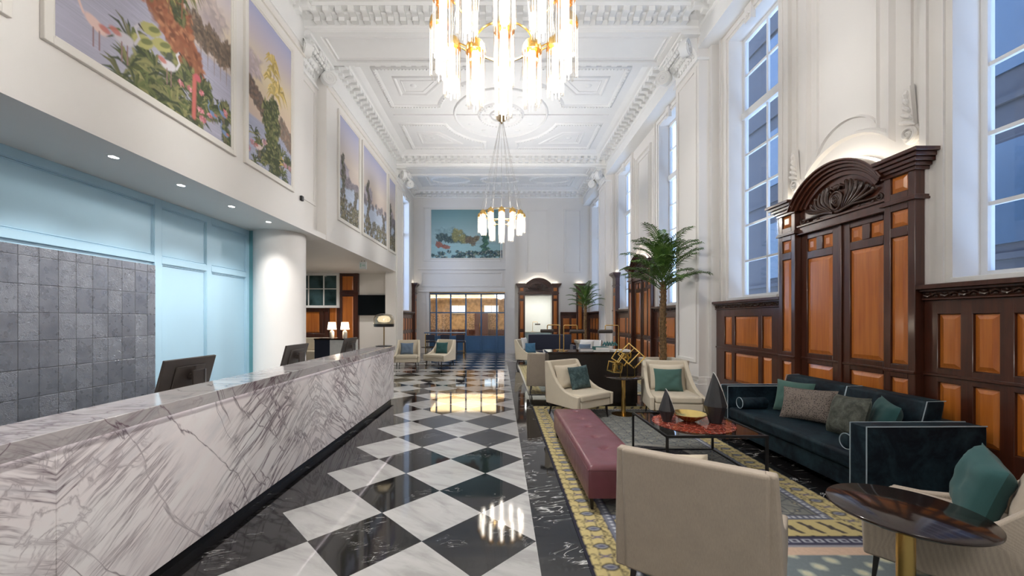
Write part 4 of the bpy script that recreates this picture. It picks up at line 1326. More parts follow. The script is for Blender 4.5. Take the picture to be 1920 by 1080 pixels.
ch = empty('tub_chair', (-5.85, 11.0, 0), R(200), 'small navy upholstered chair behind the desk in the lounge', 'chair')
m = MB()
pts = [(0.30 * math.cos(a), 0.30 * math.sin(a)) for a in [PI + PI * t / 14 for t in range(15)]]
ins = [(0.24 * math.cos(a), 0.24 * math.sin(a)) for a in [2 * PI - PI * t / 14 for t in range(15)]]
m.prism(pts + ins, 0.35, 0.98, 'z'); m.build('backrest', 'navy', ch, bevel=0.02)
MB().cyl((0, 0, 0), 0.29, 0.35, 0.55, 24).build('seat', 'navy', ch, bevel=0.02)
for sx in (-1, 1):
    for sy in (-1, 1):
        MB().tube([(sx * 0.20, sy * 0.20, 0), (sx * 0.17, sy * 0.17, 0.36)], [0.012, 0.018], 8).build('leg', 'black_wood', ch)

# recessed downlights
def downlight(x, y, z, label, lum=True, energy=26, spot=1.5):
    o = empty('downlight', (x, y, z), 0, label, 'downlight', 'recessed ceiling downlights')
    MB().lathe([(0.045, -0.005), (0.062, -0.005), (0.062, 0.004)], n=24, cap=False).build('trim_ring', 'sash', o, smooth=True)
    MB().lathe([(0.0, -0.0035), (0.046, -0.0035)], n=20, cap=False).build('lens', 'downlight', o)
    light('SPOT', 'downlight_beam', (x, y, z - 0.03), energy, NEUT, (0, 0, 0), spot_size=R(115), spot_blend=0.9, shadow_soft_size=0.04)
    return o
for k, y in enumerate([4.35, 5.27, 6.26, 7.26]):
    nm = ['nearest of four over the desk', 'second from the left of four over the desk', 'third from the left of four over the desk', 'farthest of four over the desk'][k]
    downlight(-4.33, y, ZS, 'round recessed downlight, ' + nm, energy=80)
for y in (3.42, 2.5, 1.58, 0.66):
    light('SPOT', 'downlight_beam', (-4.33, y, ZS - 0.03), 80, NEUT, (0, 0, 0), spot_size=R(115), spot_blend=0.9, shadow_soft_size=0.04)
downlight(-4.79, 10.0, ZS, 'round recessed downlight in the lounge ceiling, nearest one', energy=60)
downlight(-5.45, 14.4, ZS, 'round recessed downlight in the lounge ceiling near the exit sign', energy=50)
downlight(-7.3, 14.4, ZS, 'round recessed downlight in the lounge ceiling over the wood wall', energy=60)
light('POINT', 'lounge_lamp_light', (-5.5, 13.1, 1.45), 14, WARM, shadow_soft_size=0.1)
# ------------------------------------------------------------------ lounge furniture
def pillow(w, h, t, mat, name='cushion', seed=0, wr=0.006):
    """standing cushion, local xz plane, thickness in y, base at z=0"""
    N = 16; m = MB(); vs = []; fs = []
    rr = random.Random(seed)
    for side in (1, -1):
        for j in range(N + 1):
            for i in range(N + 1):
                u, v = 2 * i / N - 1, 2 * j / N - 1
                th = t / 2 * ((1 - u ** 4) * (1 - v ** 4)) ** 0.55
                px = u * w / 2 * (1 - 0.07 * (1 - v * v))
                pz = h / 2 + v * h / 2 * (1 - 0.07 * (1 - u * u))
                n_ = mnoise.noise(Vector((u * 2.2 + seed * 7.1, v * 2.2, side * 2))) * wr * 3 * (1 - u ** 4) * (1 - v ** 4)
                vs.append((px, side * (th + n_), pz))
    K = (N + 1) ** 2
    for s in (0, 1):
        for j in range(N):
            for i in range(N):
                a = s * K + j * (N + 1) + i
                q = (a, a + 1, a + N + 2, a + N + 1)
                fs.append(q[::-1] if s == 0 else q)
    edge = [i for i in range(N)] + [i * (N + 1) + N for i in range(N)] + [N * (N + 1) + N - i for i in range(N)] + [(N - i) * (N + 1) for i in range(N)]
    for k in range(len(edge)):
        a, b = edge[k], edge[(k + 1) % len(edge)]
        fs.append((a, b, K + b, K + a))
    m.add(vs, fs)
    o = m.build(name, mat, smooth=True)
    for p in o.data.polygons: p.use_smooth = True
    return o

def cushion(w, h, t, mat, loc, face, tilt, label, cat='cushion', group=None, seed=0, name='cushion', roll=0.0):
    """face = direction (dx,dy) the cushion looks; tilt = lean back in degrees"""
    o = pillow(w, h, t, mat, name, seed)
    o.rotation_mode = 'QUATERNION'
    rz = Matrix.Rotation(face_ang(*face), 4, 'Z')
    tl = Matrix.Rotation(R(tilt), 4, 'X')
    rl = Matrix.Rotation(R(roll), 4, 'Y')
    o.rotation_quaternion = (rz @ tl @ rl).to_quaternion()
    o.location = loc
    return tag(o, label, cat, group)

def armchair(mat, label, seat_mat=None, group='slipper armchairs'):
    """local +Y is the way the chair faces"""
    seat_mat = seat_mat or mat
    o = empty('armchair', (0, 0, 0), 0, label, 'armchair', group)
    W = 0.345
    # back, leaning
    b = MB()
    b.prism([(-0.385, 0.22), (-0.30, 0.22), (-0.30, 0.40), (-0.365, 0.925), (-0.455, 0.925)], -W, W, 'x')
    b.build('backrest', mat, o, bevel=0.018, seg=3)
    # sweeping sides
    for s in (-1, 1):
        prof = [(-0.375, 0.22), (0.385, 0.22), (0.395, 0.425), (0.25, 0.435), (0.10, 0.47), (-0.02, 0.525), (-0.12, 0.60), (-0.20, 0.69), (-0.27, 0.79), (-0.335, 0.90), (-0.37, 0.925), (-0.44, 0.925), (-0.40, 0.50)]
        a = MB()
        a.prism(prof, s * (W - 0.035), s * (W + 0.03), 'x')
        def flare(p):
            x, y, z = p
            k = min(1, max(0, (0.925 - z) / 0.5)); q = min(1, max(0, (y + 0.45) / 0.8))
            return (x + s * 0.060 * k * (0.35 + 0.65 * q), y, z)
        a.v = [flare(p) for p in a.v]
        a.build('side_arm', mat, o, bevel=0.014, seg=3)
    MB().box(-W - 0.01, W + 0.01, -0.30, 0.385, 0.22, 0.335).build('seat_base', mat, o, bevel=0.012)
    MB().box(-W - 0.005, W + 0.005, -0.31, 0.40, 0.335, 0.445).build('seat_cushion', seat_mat, o, bevel=0.03, seg=3)
    for sx in (-1, 1):
        for yy, ey in ((0.34, 0.36), (-0.32, -0.37)):
            MB().tube([(sx * (W - 0.02), ey, 0.0), (sx * (W - 0.04), yy, 0.235)], [0.011, 0.022], 4).build('leg', 'black_wood', o)
    return o

F_N = (0.57, 0.82); F_A = (0.58, -0.81); F_C = (-0.58, 0.81)
chN = armchair('linen', 'beige linen armchair seen from behind in the foreground, beside the bench')
place(chN, (1.218, 2.353, 0), face_ang(*F_N))
chC = place(copy_tree(chN), (2.80, 2.32, 0), face_ang(*F_C), 'beige armchair in the right corner behind the round dark table')
chA = armchair('cream', 'cream armchair at the far end of the oxblood bench, in front of the black console')
place(chA, (1.33, 6.62, 0), face_ang(*F_A))
chB = place(copy_tree(chA), (2.83, 6.42, 0), face_ang(-0.12, -0.99), 'cream armchair facing the camera beside the cream palm planter')
chD = place(copy_tree(chN), (1.00, 8.63, 0), face_ang(0.12, 0.99), 'beige armchair seen from behind, left of the black console')
chE = place(copy_tree(chA), (1.05, 13.9, 0), face_ang(0.85, -0.4), 'cream armchair far down the hall, left of the navy sofa')
chL = place(copy_tree(chA), (-3.15, 13.2, 0), face_ang(0.12, -0.98), 'cream armchair with blue cushion just past the end of the desk')
chM = place(copy_tree(chA), (-2.10, 13.55, 0), face_ang(-0.45, -0.88), 'cream armchair with teal cushion near the glazed blue doors')

def rel(c, f, fwd, side, z):
    """point relative to a chair: forward and to its right"""
    rx, ry = f[1], -f[0]
    return (c.location[0] + f[0] * fwd + rx * side, c.location[1] + f[1] * fwd + ry * side, z)
def nrm(f):
    l = math.hypot(*f); return (f[0] / l, f[1] / l)
# loose back cushions and scatter cushions
CG = 'loose cushions on the armchairs'
fA = nrm(F_A)
cushion(0.58, 0.42, 0.15, 'cream', rel(chA, fA, -0.20, 0.0, 0.445), fA, 12, 'large cream back cushion in the armchair by the bench', group=CG, seed=1)
cushion(0.42, 0.40, 0.14, 'velvet_slate', rel(chA, fA, -0.03, -0.12, 0.445), nrm((0.45, -0.9)), 14, 'slate teal velvet cushion in the cream armchair by the bench', group=CG, seed=2, roll=4)
fB = nrm((-0.12, -0.99))
cushion(0.58, 0.44, 0.15, 'cream', rel(chB, fB, -0.21, 0.0, 0.445), fB, 10, 'large cream back cushion in the armchair by the planter', group=CG, seed=3)
cushion(0.46, 0.38, 0.12, 'teal_green', rel(chB, fB, -0.06, 0.02, 0.445), fB, 12, 'green teal cushion in the armchair by the planter', group=CG, seed=4)
fC = nrm(F_C)
cushion(0.56, 0.42, 0.16, 'linen', rel(chC, fC, -0.20, 0.0, 0.445), fC, 12, 'beige back cushion in the armchair in the right corner', group=CG, seed=5)
cushion(0.44, 0.42, 0.17, 'teal_fab', rel(chC, fC, 0.02, 0.08, 0.44), nrm((-0.80, 0.6)), 14, 'dark teal cushion in the armchair at the right edge of the photo', group=CG, seed=6, roll=-8)
fN = nrm(F_N)
cushion(0.46, 0.45, 0.15, 'cream', rel(chN, fN, -0.17, -0.11, 0.445), fN, 9, 'cream back cushion peeping over the foreground armchair', group=CG, seed=7, roll=-7)
fD = nrm((0.12, 0.99))
cushion(0.55, 0.40, 0.14, 'white_fab', rel(chD, fD, -0.15, 0.22, 0.60), fD, 10, 'white cushion standing up over the back of the beige armchair by the console', group=CG, seed=8)
fE = nrm((0.85, -0.4))
cushion(0.46, 0.44, 0.13, 'white_fab', rel(chE, fE, -0.16, 0.0, 0.56), fE, 10, 'white cushion in the far cream armchair', group=CG, seed=9)
cushion(0.42, 0.36, 0.13, 'blue_fab', rel(chE, fE, 0.04, 0.0, 0.445), nrm((0.3, -0.9)), 10, 'blue cushion in the far cream armchair', group=CG, seed=10)
fL = nrm((0.12, -0.98))
cushion(0.44, 0.40, 0.13, 'grey_blue', rel(chL, fL, -0.12, 0.04, 0.445), fL, 12, 'steel blue cushion in the armchair past the desk', group=CG, seed=11)
fM = nrm((-0.45, -0.88))
cushion(0.44, 0.40, 0.13, 'teal_fab', rel(chM, fM, -0.10, 0.02, 0.445), nrm((-0.2, -0.95)), 12, 'dark teal cushion in the armchair near the blue doors', group=CG, seed=12)

# sofa, local: faces -x ; built in world orientation with the root at its centre
so = empty('sofa', (3.72, 4.505, 0), 0, 'long midnight blue velvet sofa with pale piping against the panelling', 'sofa')
sx0, sx1, sy0, sy1 = -0.52, 0.53, -1.115, 1.115
MB().box(sx0 + 0.04, sx1, sy0 + 0.10, sy1 - 0.10, 0.08, 0.27).build('base', 'velvet', so, bevel=0.01)
MB().box(sx0 + 0.005, sx1 - 0.25, sy0 + 0.163, sy1 - 0.163, 0.272, 0.42).build('seat_cushion', 'velvet', so, bevel=0.035, seg=3)
MB().box(sx1 - 0.20, sx1, sy0 + 0.15, sy1 - 0.05, 0.2, 0.70).build('back_frame', 'velvet', so, bevel=0.015)
for s in (-1, 1):
    ya, yb = (sy0, sy0 + 0.16) if s < 0 else (sy1 - 0.16, sy1)
    a = MB().box(sx0, sx1, ya, yb, 0.08, 0.71).build('arm', 'velvet', so, bevel=0.012)
    p = MB()
    for yy in (ya, yb):
        p.tube([(sx0 - 0.002, yy, 0.09), (sx0 - 0.002, yy, 0.708), (sx1, yy, 0.712)], 0.006, 6)
    p.build('piping', 'piping', a, smooth=True)
for s in (-1, 1):
    ya, yb = (sy0 + 0.27, -0.004) if s < 0 else (0.004, sy1 - 0.165)
    b = MB()
    b.prism([(sx1 - 0.34, 0.425), (sx1 - 0.12, 0.425), (sx1 - 0.04, 0.88), (sx1 - 0.23, 0.88)], ya, yb, 'y')
    bb = b.build('back_cushion', 'velvet', so, bevel=0.03, seg=3)
    p = MB()
    for yy in (ya, yb):
        q = 1 if yy == yb else -1
        p.tube([(sx1 - 0.335, yy, 0.45), (sx1 - 0.225, yy, 0.872), (sx1 - 0.05, yy, 0.876)], 0.005, 6)
    p.build('piping', 'piping', bb, smooth=True)
for ax in (sx0 + 0.08, sx1 - 0.08):
    for ay in (sy0 + 0.08, sy1 - 0.08):
        MB().tube([(ax, ay, 0), (ax, ay, 0.09)], [0.018, 0.026], 4).build('leg', 'black_wood', so)
SC = 'cushions on the blue sofa'
def bolster(loc, label):
    o = empty('bolster', loc, 0, label, 'bolster', SC)
    MB().lathe([(0, -0.18), (0.065, -0.18), (0.077, -0.168), (0.077, 0.168), (0.065, 0.18), (0, 0.18)], n=28, ax='x').build('cover', 'velvet', o, smooth=True)
    MB().tube([(-0.178, 0.073 * math.cos(a), 0.073 * math.sin(a)) for a in [2 * PI * i / 28 for i in range(28)]], 0.005, 6, closed=True).build('piping', 'piping', o, smooth=True)
    return o
bolster((3.47, 5.34, 0.50), 'round velvet bolster at the far end of the blue sofa')
bolster((3.44, 3.66, 0.50), 'round velvet bolster at the near end of the blue sofa, half hidden by its arm')
cushion(0.46, 0.42, 0.14, 'teal_green', (3.78, 5.05, 0.43), nrm((-0.92, -0.38)), 14, 'plain teal cushion at the far end of the blue sofa', group=SC, seed=21)
cushion(0.58, 0.40, 0.14, 'leopard', (3.66, 4.66, 0.43), nrm((-0.90, -0.42)), 20, 'speckled animal print cushion in the middle of the blue sofa', group=SC, seed=22, roll=3)
cushion(0.46, 0.44, 0.17, 'velvet_grey', (3.60, 4.08, 0.42), nrm((-0.98, 0.10)), 17, 'grey green velvet cushion on the near half of the blue sofa', group=SC, seed=23, roll=5)
cushion(0.44, 0.42, 0.15, 'teal_fab', (3.80, 3.93, 0.43), nrm((-0.90, 0.42)), 14, 'dark teal cushion behind the grey green one on the blue sofa', group=SC, seed=24, roll=-6)

# oxblood bench
def bench():
    o = empty('bench', (1.01, 4.365, 0), 0, 'long oxblood leather bench with a row of buttons on black legs', 'bench')
    hx, hy, zt = 0.26, 1.065, 0.40
    NX, NY = 28, 104
    btn = [-0.60, -0.24, 0.15, 0.50, 0.90]
    vs = []; fs = []
    for j in range(NY + 1):
        for i in range(NX + 1):
            u, v = 2 * i / NX - 1, 2 * j / NY - 1
            # denser sampling near the edges
            x = hx * math.sin(u * PI / 2) * 0.35 + hx * u * 0.65
            y = hy * v
            ex = max(0, abs(x) - (hx - 0.035)) / 0.035; ey = max(0, abs(y) - (hy - 0.035)) / 0.035
            e = min(1, math.hypot(ex, ey))
            z = zt - 0.035 * (1 - math.sqrt(max(0, 1 - e * e)))
            z += 0.012 * (1 - (x / hx) ** 2) * (1 - abs(y / hy) ** 6)
            for b in btn:
                r = math.hypot(x, y - b)
                z -= 0.026 * math.exp(-(r / 0.03) ** 2) + 0.007 * math.exp(-(r / 0.10) ** 2)
                dx = abs(x); dy = abs(y - b)
                if dx < 0.13: z -= 0.004 * math.exp(-(dy / 0.010) ** 2) * (1 - dx / 0.13)
            vs.append((x, y, z))
    for j in range(NY):
        for i in range(NX):
            a = j * (NX + 1) + i
            fs.append((a, a + 1, a + NX + 2, a + NX + 1))
    rim = [i for i in range(NX)] + [j * (NX + 1) + NX for j in range(NY)] + [NY * (NX + 1) + NX - i for i in range(NX)] + [(NY - j) * (NX + 1) for j in range(NY)]
    base = len(vs)
    for k in rim: vs.append((vs[k][0], vs[k][1], 0.125))
    L = len(rim)
    for k in range(L):
        fs.append((rim[k], base + k, base + (k + 1) % L, rim[(k + 1) % L]))
    fs.append(tuple(base + k for k in range(L))[::-1])
    m = MB().add(vs, fs)
    s = m.build('seat', 'leather', o, smooth=True)
    for b in btn:
        MB().ball((0, b, zt - 0.022), (0.015, 0.015, 0.009), 14, 6).build('button', 'leather', o, smooth=True)
    p = MB()
    for z in (0.36,):
        p.tube([(-hx - 0.001, -hy - 0.001, z), (hx + 0.001, -hy - 0.001, z), (hx + 0.001, hy + 0.001, z), (-hx - 0.001, hy + 0.001, z)], 0.0025, 6, closed=True)
    p.build('seam', 'leather', o, smooth=True)
    for sx in (-1, 1):
        for sy in (-1, 1):
            MB().tube([(sx * (hx - 0.045), sy * (hy - 0.06), 0), (sx * (hx - 0.03), sy * (hy - 0.04), 0.13)], [0.014, 0.026], 4).build('leg', 'black_wood', o)
bench()

# coffee table
ct = empty('coffee_table', (2.17, 4.385, 0), 0, 'square coffee table with black steel frame, smoked glass and red marble top', 'coffee table')
h = 0.51; hz = 0.485
m = MB(); t = 0.011
for z in (0.0, hz - 2 * t):
    m.box(-h, h, -h, -h + 2 * t, z, z + 2 * t); m.box(-h, h, h - 2 * t, h, z, z + 2 * t)
    m.box(-h, -h + 2 * t, -h, h, z, z + 2 * t); m.box(h - 2 * t, h, -h, h, z, z + 2 * t)
m.build('frame', 'black_metal', ct)
for sx in (-1, 1):
    for sy in (-1, 1):
        a, b = sx * (h - t), sy * (h - t)
        MB().box(a - t, a + t, b - t, b + t, 2 * t, hz - 2 * t).build('leg', 'black_metal', ct)
MB().box(-h + 2 * t, h - 2 * t, -h + 2 * t, h - 2 * t, hz - 0.014, hz - 0.006).build('glass_top', 'smoke_glass', ct)
MB().lathe([(0, hz - 0.0055), (0.43, hz - 0.0055), (0.43, hz - 0.001), (0, hz - 0.001)], n=56).build('marble_disc', 'red_marble', ct)

def vase(loc, H, r, label, rot, group='faceted black vases'):
    o = empty('vase', loc, rot, label, 'vase', group)
    m = MB(); n = 10
    prof = [(r * 0.50, 0), (r * 0.55, 0.012), (r, H * 0.34), (r * 0.97, H * 0.37), (r * 0.16, H)]
    # slanted opening: cut the upper cone with a plane
    m.lathe(prof, n=n)
    ob = m.build('body', 'vase', o)
    import bmesh
    bm = bmesh.new(); bm.from_mesh(ob.data)
    nrmv = Vector((0.86, 0.30, 0.30)).normalized()
    pc = Vector((r * 0.36, 0, H * 0.66))
    res = bmesh.ops.bisect_plane(bm, geom=bm.verts[:] + bm.edges[:] + bm.faces[:], plane_co=pc, plane_no=nrmv, clear_outer=True)
    cut = [e for e in res['geom_cut'] if isinstance(e, bmesh.types.BMEdge)]
    loop = []
    if cut:
        ed = {}
        for e in cut:
            a, b = e.verts
            ed.setdefault(a, []).append(b); ed.setdefault(b, []).append(a)
        st = cut[0].verts[0]; loop = [st]; prev = None; cur = st
        while True:
            nx = [q for q in ed[cur] if q is not prev]
            if not nx or nx[0] is st or len(loop) > 60: break
            prev, cur = cur, nx[0]; loop.append(cur)
    pts = [v.co.copy() for v in loop]
    if pts:
        c = sum(pts, Vector()) / len(pts)
        inner = [c + (p - c) * 0.86 for p in pts]
        k = len(pts)
        rm = MB().add([p for p in pts] + inner, [(i, (i + 1) % k, k + (i + 1) % k, k + i) for i in range(k)])
        rm.tube(pts, H * 0.010, 6, closed=True)
        rm.build('rim', 'stage_white', o)
        iv = MB().add([p for p in inner] + [Vector((p.x * 0.7, p.y * 0.7, H * 0.30)) for p in inner] , [(i, (i + 1) % k, k + (i + 1) % k, k + i) for i in range(k)] + [tuple(range(k, 2 * k))])
        iv.build('inside', 'black_metal', o)
    bm.to_mesh(ob.data); bm.free()
    for p in ob.data.polygons: p.use_smooth = False
    return o
vase((1.90, 4.43, hz), 0.37, 0.088, 'small faceted black vase with slanted pale rim on the coffee table', R(-15))
vase((2.42, 4.37, hz), 0.57, 0.122, 'tall faceted black vase with slanted pale rim on the coffee table', R(-15))
bw = MB().lathe([(0.0, 0.0), (0.05, 0.0), (0.075, 0.012), (0.15, 0.055), (0.19, 0.090), (0.186, 0.092), (0.145, 0.062), (0.07, 0.022), (0.0, 0.016)], (0, 0, 0), 48, cap=False).build('bowl', 'gold', loc=(2.16, 4.44, hz), smooth=True)
tag(bw, 'shallow polished gold bowl between the two black vases', 'bowl')

def round_table(loc, label, r=0.322, hgt=0.66, base=True):
    o = empty('side_table', loc, 0, label, 'side table', 'round dark side tables on brass posts')
    MB().lathe([(0, hgt - 0.022), (r - 0.012, hgt - 0.022), (r, hgt - 0.012), (r, hgt - 0.004), (r - 0.004, hgt), (0, hgt)], n=64).build('tabletop', 'table_dark', o, smooth=True)
    MB().cyl((0, 0, 0), 0.038, 0.012, hgt - 0.022, 28).build('post', 'brass' if base else 'old_brass', o, smooth=True)
    MB().lathe([(0, 0), (0.20, 0), (0.20, 0.010), (0.06, 0.016), (0, 0.016)], n=48).build('base', 'brass', o, smooth=True)
    return o
t1 = round_table((2.12, 2.03, 0), 'round dark side table on a brass post in the right foreground')
t2 = place(copy_tree(t1), (2.13, 6.72, 0), 0, 'round dark side table on a brass post holding a gold cube sculpture')

# wire cube sculpture
sc_ = empty('wire_sculpture', (2.15, 6.66, 0.66), R(10), 'gold sculpture of tumbling open cube frames on the far side table', 'sculpture')
def wirecube(m, c, s, rot, t=0.010):
    m.mtx = Matrix.Translation(c) @ rot
    e = s / 2
    for a in (-e, e):
        for b in (-e, e):
            m.box(a - t, a + t, b - t, b + t, -e - t, e + t)
            m.box(a - t, a + t, -e - t, e + t, b - t, b + t)
            m.box(-e - t, e + t, a - t, a + t, b - t, b + t)
    m.mtx = None
E = lambda a, b, c: Matrix.Rotation(R(a), 4, 'X') @ Matrix.Rotation(R(b), 4, 'Y') @ Matrix.Rotation(R(c), 4, 'Z')
for c, s, r_ in (((0.11, 0, 0.36), 0.26, E(20, 38, 25)), ((-0.09, 0.0, 0.33), 0.17, E(10, 30, 20)), ((-0.21, -0.03, 0.18), 0.16, E(5, 8, 15)), ((-0.19, -0.06, 0.18), 0.09, E(0, 5, 10)), ((0.0, -0.06, 0.37), 0.08, E(0, 0, 5))):
    m = MB(); wirecube(m, c, s, r_, 0.0065); m.build('cube_frame', 'gold', sc_)
m = MB().box(-0.125, -0.113, -0.05, -0.038, 0.0, 0.14).box(0.135, 0.147, -0.05, -0.038, 0, 0.20).box(0.0, 0.012, -0.05, -0.038, 0.0, 0.24)
m.box(-0.13, 0.15, -0.055, -0.035, 0.0, 0.012)
m.build('support', 'gold', sc_)

# black console behind, with lamps, books, ornaments
con = empty('console', (1.78, 7.66, 0), 0, 'tall black console block between the two seating groups', 'console')
MB().box(-0.86, 0.82, -0.30, 0.30, 0.06, 0.99).build('body', 'black_wood', con, bevel=0.004)
MB().box(-0.88, 0.84, -0.32, 0.32, 0.99, 1.03).build('top', 'table_dark', con, bevel=0.004)
MB().box(-0.84, 0.80, -0.28, 0.28, 0, 0.06).build('plinth', 'black_wood', con)
def arm_lamp(loc, rot, label, hgt=0.50):
    o = empty('reading_lamp', loc, rot, label, 'table lamp', 'brass reading lamps with dark shades')
    MB().lathe([(0, 0), (0.085, 0), (0.085, 0.012), (0.0, 0.016)], n=28).build('base', 'brass', o, smooth=True)
    m = MB().tube([(0, 0, 0.01), (0, 0, hgt - 0.02), (0.006, 0, hgt - 0.006), (0.02, 0, hgt), (0.24, 0, hgt), (0.254, 0, hgt - 0.006), (0.26, 0, hgt - 0.02), (0.26, 0, hgt - 0.09)], 0.010, 10)
    m.build('stem', 'brass', o, smooth=True)
    MB().lathe([(0, -0.14), (0.034, -0.14), (0.036, -0.13), (0.036, 0.13), (0.034, 0.14), (0, 0.14)], (0.26, 0, hgt - 0.12), 20, 'x').build('lamp_shade', 'plastic', o, smooth=True)
    return o
l1 = arm_lamp((1.24, 7.58, 1.03), 0, 'brass reading lamp on the left end of the console, arm to the right')
place(copy_tree(l1), (2.32, 7.62, 1.03), PI, 'brass reading lamp on the right end of the console, arm to the left')
place(copy_tree(l1), (1.20, 7.85, 1.03), PI * 0.86, 'brass reading lamp at the back left of the console')
place(copy_tree(l1), (1.72, 20.6, 1.0), 0, 'brass reading lamp seen through the archway in the white room')
st = empty('room_counter', (2.0, 20.7, 0), 0, 'pale blue-grey counter in the white room through the archway', 'counter')
MB().box(-0.95, 0.95, -0.3, 0.3, 0, 0.95).build('body', simple('blue_grey_paint', (0.35, 0.47, 0.52), 0.5), st)
MB().box(-1.0, 1.0, -0.34, 0.34, 0.95, 1.0).build('top', 'stage_white', st)

BK = 'books and magazines on the console'
def book(x0, x1, y0, y1, z0, z1, mat, label, rot=0.0):
    o = empty('book', ((x0 + x1) / 2, (y0 + y1) / 2, z0), rot, label, 'book', BK)
    a, b, t_ = (x1 - x0) / 2, (y1 - y0) / 2, z1 - z0
    MB().box(-a, a, -b, b, 0, 0.004).box(-a, a, -b, b, t_ - 0.004, t_).box(-a, -a + 0.004, -b, b, 0, t_).build('cover', mat, o)
    MB().box(-a + 0.005, a - 0.006, -b + 0.005, b - 0.005, 0.005, t_ - 0.005).build('pages', 'book_white', o)
book(1.80, 2.10, 7.45, 7.68, 1.03, 1.055, 'book_white', 'white magazine under the teal book on the console')
book(1.82, 2.08, 7.46, 7.67, 1.055, 1.115, 'book_teal', 'thick teal book lying on the console', R(4))
book(1.55, 1.80, 7.50, 7.72, 1.03, 1.075, 'navy', 'dark navy book lying flat on the console', R(-5))
book(2.16, 2.50, 7.44, 7.66, 1.03, 1.06, 'book_white', 'open white magazine at the right end of the console', R(3))
dr_ = MB()
for i in range(5):
    P = [(0.05 * i - 0.02, 0.0, 0.02), (0.05 * i + 0.02, 0.02, 0.075 + 0.012 * (i % 2)), (0.05 * i + 0.055, 0.0, 0.02)]
    dr_.tube(P, [0.018, 0.024, 0.018], 8)
dr_ = dr_.build('knot_ornament', 'book_teal', loc=(2.02, 7.57, 1.117), smooth=True)
tag(dr_, 'dark teal chain-link ornament lying on the books', 'ornament')

# far seating
sf = empty('far_sofa', (1.95, 15.0, 0), 0, 'dark navy high-back sofa far down the hall under the archway', 'sofa')
MB().box(-0.85, 0.85, -0.40, 0.40, 0.12, 0.45).build('seat', 'navy', sf, bevel=0.03)
MB().box(-0.85, 0.85, 0.25, 0.42, 0.45, 1.05).build('backrest', 'navy', sf, bevel=0.03)
for s in (-1, 1):
    MB().box(s * 0.85 - 0.06, s * 0.85 + 0.06, -0.40, 0.42, 0.12, 0.66).build('arm', 'navy', sf, bevel=0.02)
    for sy in (-1, 1):
        MB().tube([(s * 0.78, sy * 0.33, 0), (s * 0.78, sy * 0.33, 0.13)], [0.014, 0.022], 4).build('leg', 'black_wood', sf)
FS = 'cushions far down the hall'
cf = armchair('white_fab', 'pale armchair with white and grey cushions far down the hall')
place(cf, (3.0, 13.3, 0), face_ang(-0.5, -0.85))
cushion(0.48, 0.44, 0.14, 'white_fab', (2.98, 13.36, 0.50), nrm((-0.3, -0.95)), 12, 'white cushion in the pale far armchair', group=FS, seed=31)
cushion(0.40, 0.36, 0.12, 'grey_blue', (2.86, 13.14, 0.46), nrm((-0.2, -0.95)), 14, 'grey blue cushion in the pale far armchair', group=FS, seed=32)

# left far side: low table, bar table, stools, glasses
lt = empty('low_table', (-2.62, 14.35, 0), 0, 'low dark round table between the two far armchairs', 'table')
MB().cyl((0, 0, 0), 0.30, 0.60, 0.63, 36).build('tabletop', 'table_dark', lt)
MB().cyl((0, 0, 0), 0.07, 0.02, 0.60, 20).build('post', 'stage_white', lt, smooth=True)
MB().cyl((0, 0, 0), 0.20, 0.0, 0.02, 28).build('base', 'stage_white', lt)
bt = empty('bar_table', (-2.35, 16.6, 0), 0, 'high blue-grey bar table with brass legs before the glazed doors', 'bar table')
MB().box(-0.85, 0.85, -0.30, 0.30, 1.05, 1.09).build('tabletop', 'blue_door', bt, bevel=0.004)
for sx in (-0.80, 0.80):
    for sy in (-0.25, 0.25):
        MB().box(sx - 0.015, sx + 0.015, sy - 0.015, sy + 0.015, 0, 1.05).build('leg', 'brass', bt)
MB().box(-0.8, 0.8, -0.26, -0.24, 0.30, 0.32).build('footrail', 'brass', bt)
stl = None
spots = [(-2.85, 15.98, 'left of three by the bar table'), (-2.25, 15.98, 'middle of three by the bar table'), (-1.62, 15.98, 'right of three by the bar table')]
for i, (x, y, lb) in enumerate(spots):
    if stl is None:
        stl = empty('bar_stool', (x, y, 0), 0, 'dark bar stool, ' + lb, 'bar stool', 'bar stools')
        MB().box(-0.19, 0.19, -0.18, 0.18, 0.70, 0.76).build('seat', 'navy', stl, bevel=0.02)
        MB().box(-0.18, 0.18, -0.20, -0.16, 0.80, 1.02).build('backrest', 'navy', stl, bevel=0.015)
        for sx in (-1, 1):
            for sy in (-1, 1):
                MB().tube([(sx * 0.20, sy * 0.20, 0), (sx * 0.16, sy * 0.16, 0.71)], 0.011, 8).build('leg', 'black_metal', stl)
            MB().tube([(sx * 0.16, -0.17, 0.72), (sx * 0.165, -0.185, 0.98)], 0.010, 8).build('back_post', 'black_metal', stl)
        MB().tube([(-0.19, 0.19, 0.26), (0.19, 0.19, 0.26), (0.19, -0.19, 0.26), (-0.19, -0.19, 0.26)], 0.008, 6, closed=True).build('footrest', 'black_metal', stl)
    else:
        place(copy_tree(stl), (x, y, 0), 0, 'dark bar stool, ' + lb)
for i in range(5):
    g_ = MB().lathe([(0.0, 0.0), (0.035, 0.0), (0.045, 0.05 + 0.03 * (i % 2)), (0.042, 0.12 + 0.04 * (i % 3)), (0.038, 0.12 + 0.04 * (i % 3)), (0.0, 0.01)], n=18, cap=False).build('drinking_glass', 'clear_glass', loc=(-2.75 + 0.16 * i, 16.6 + 0.06 * (-1) ** i, 1.09), smooth=True)
    tag(g_, ['leftmost', 'second from the left', 'middle', 'second from the right', 'rightmost'][i] + ' of five clear glasses on the high bar table', 'glass', 'glasses on the bar table')

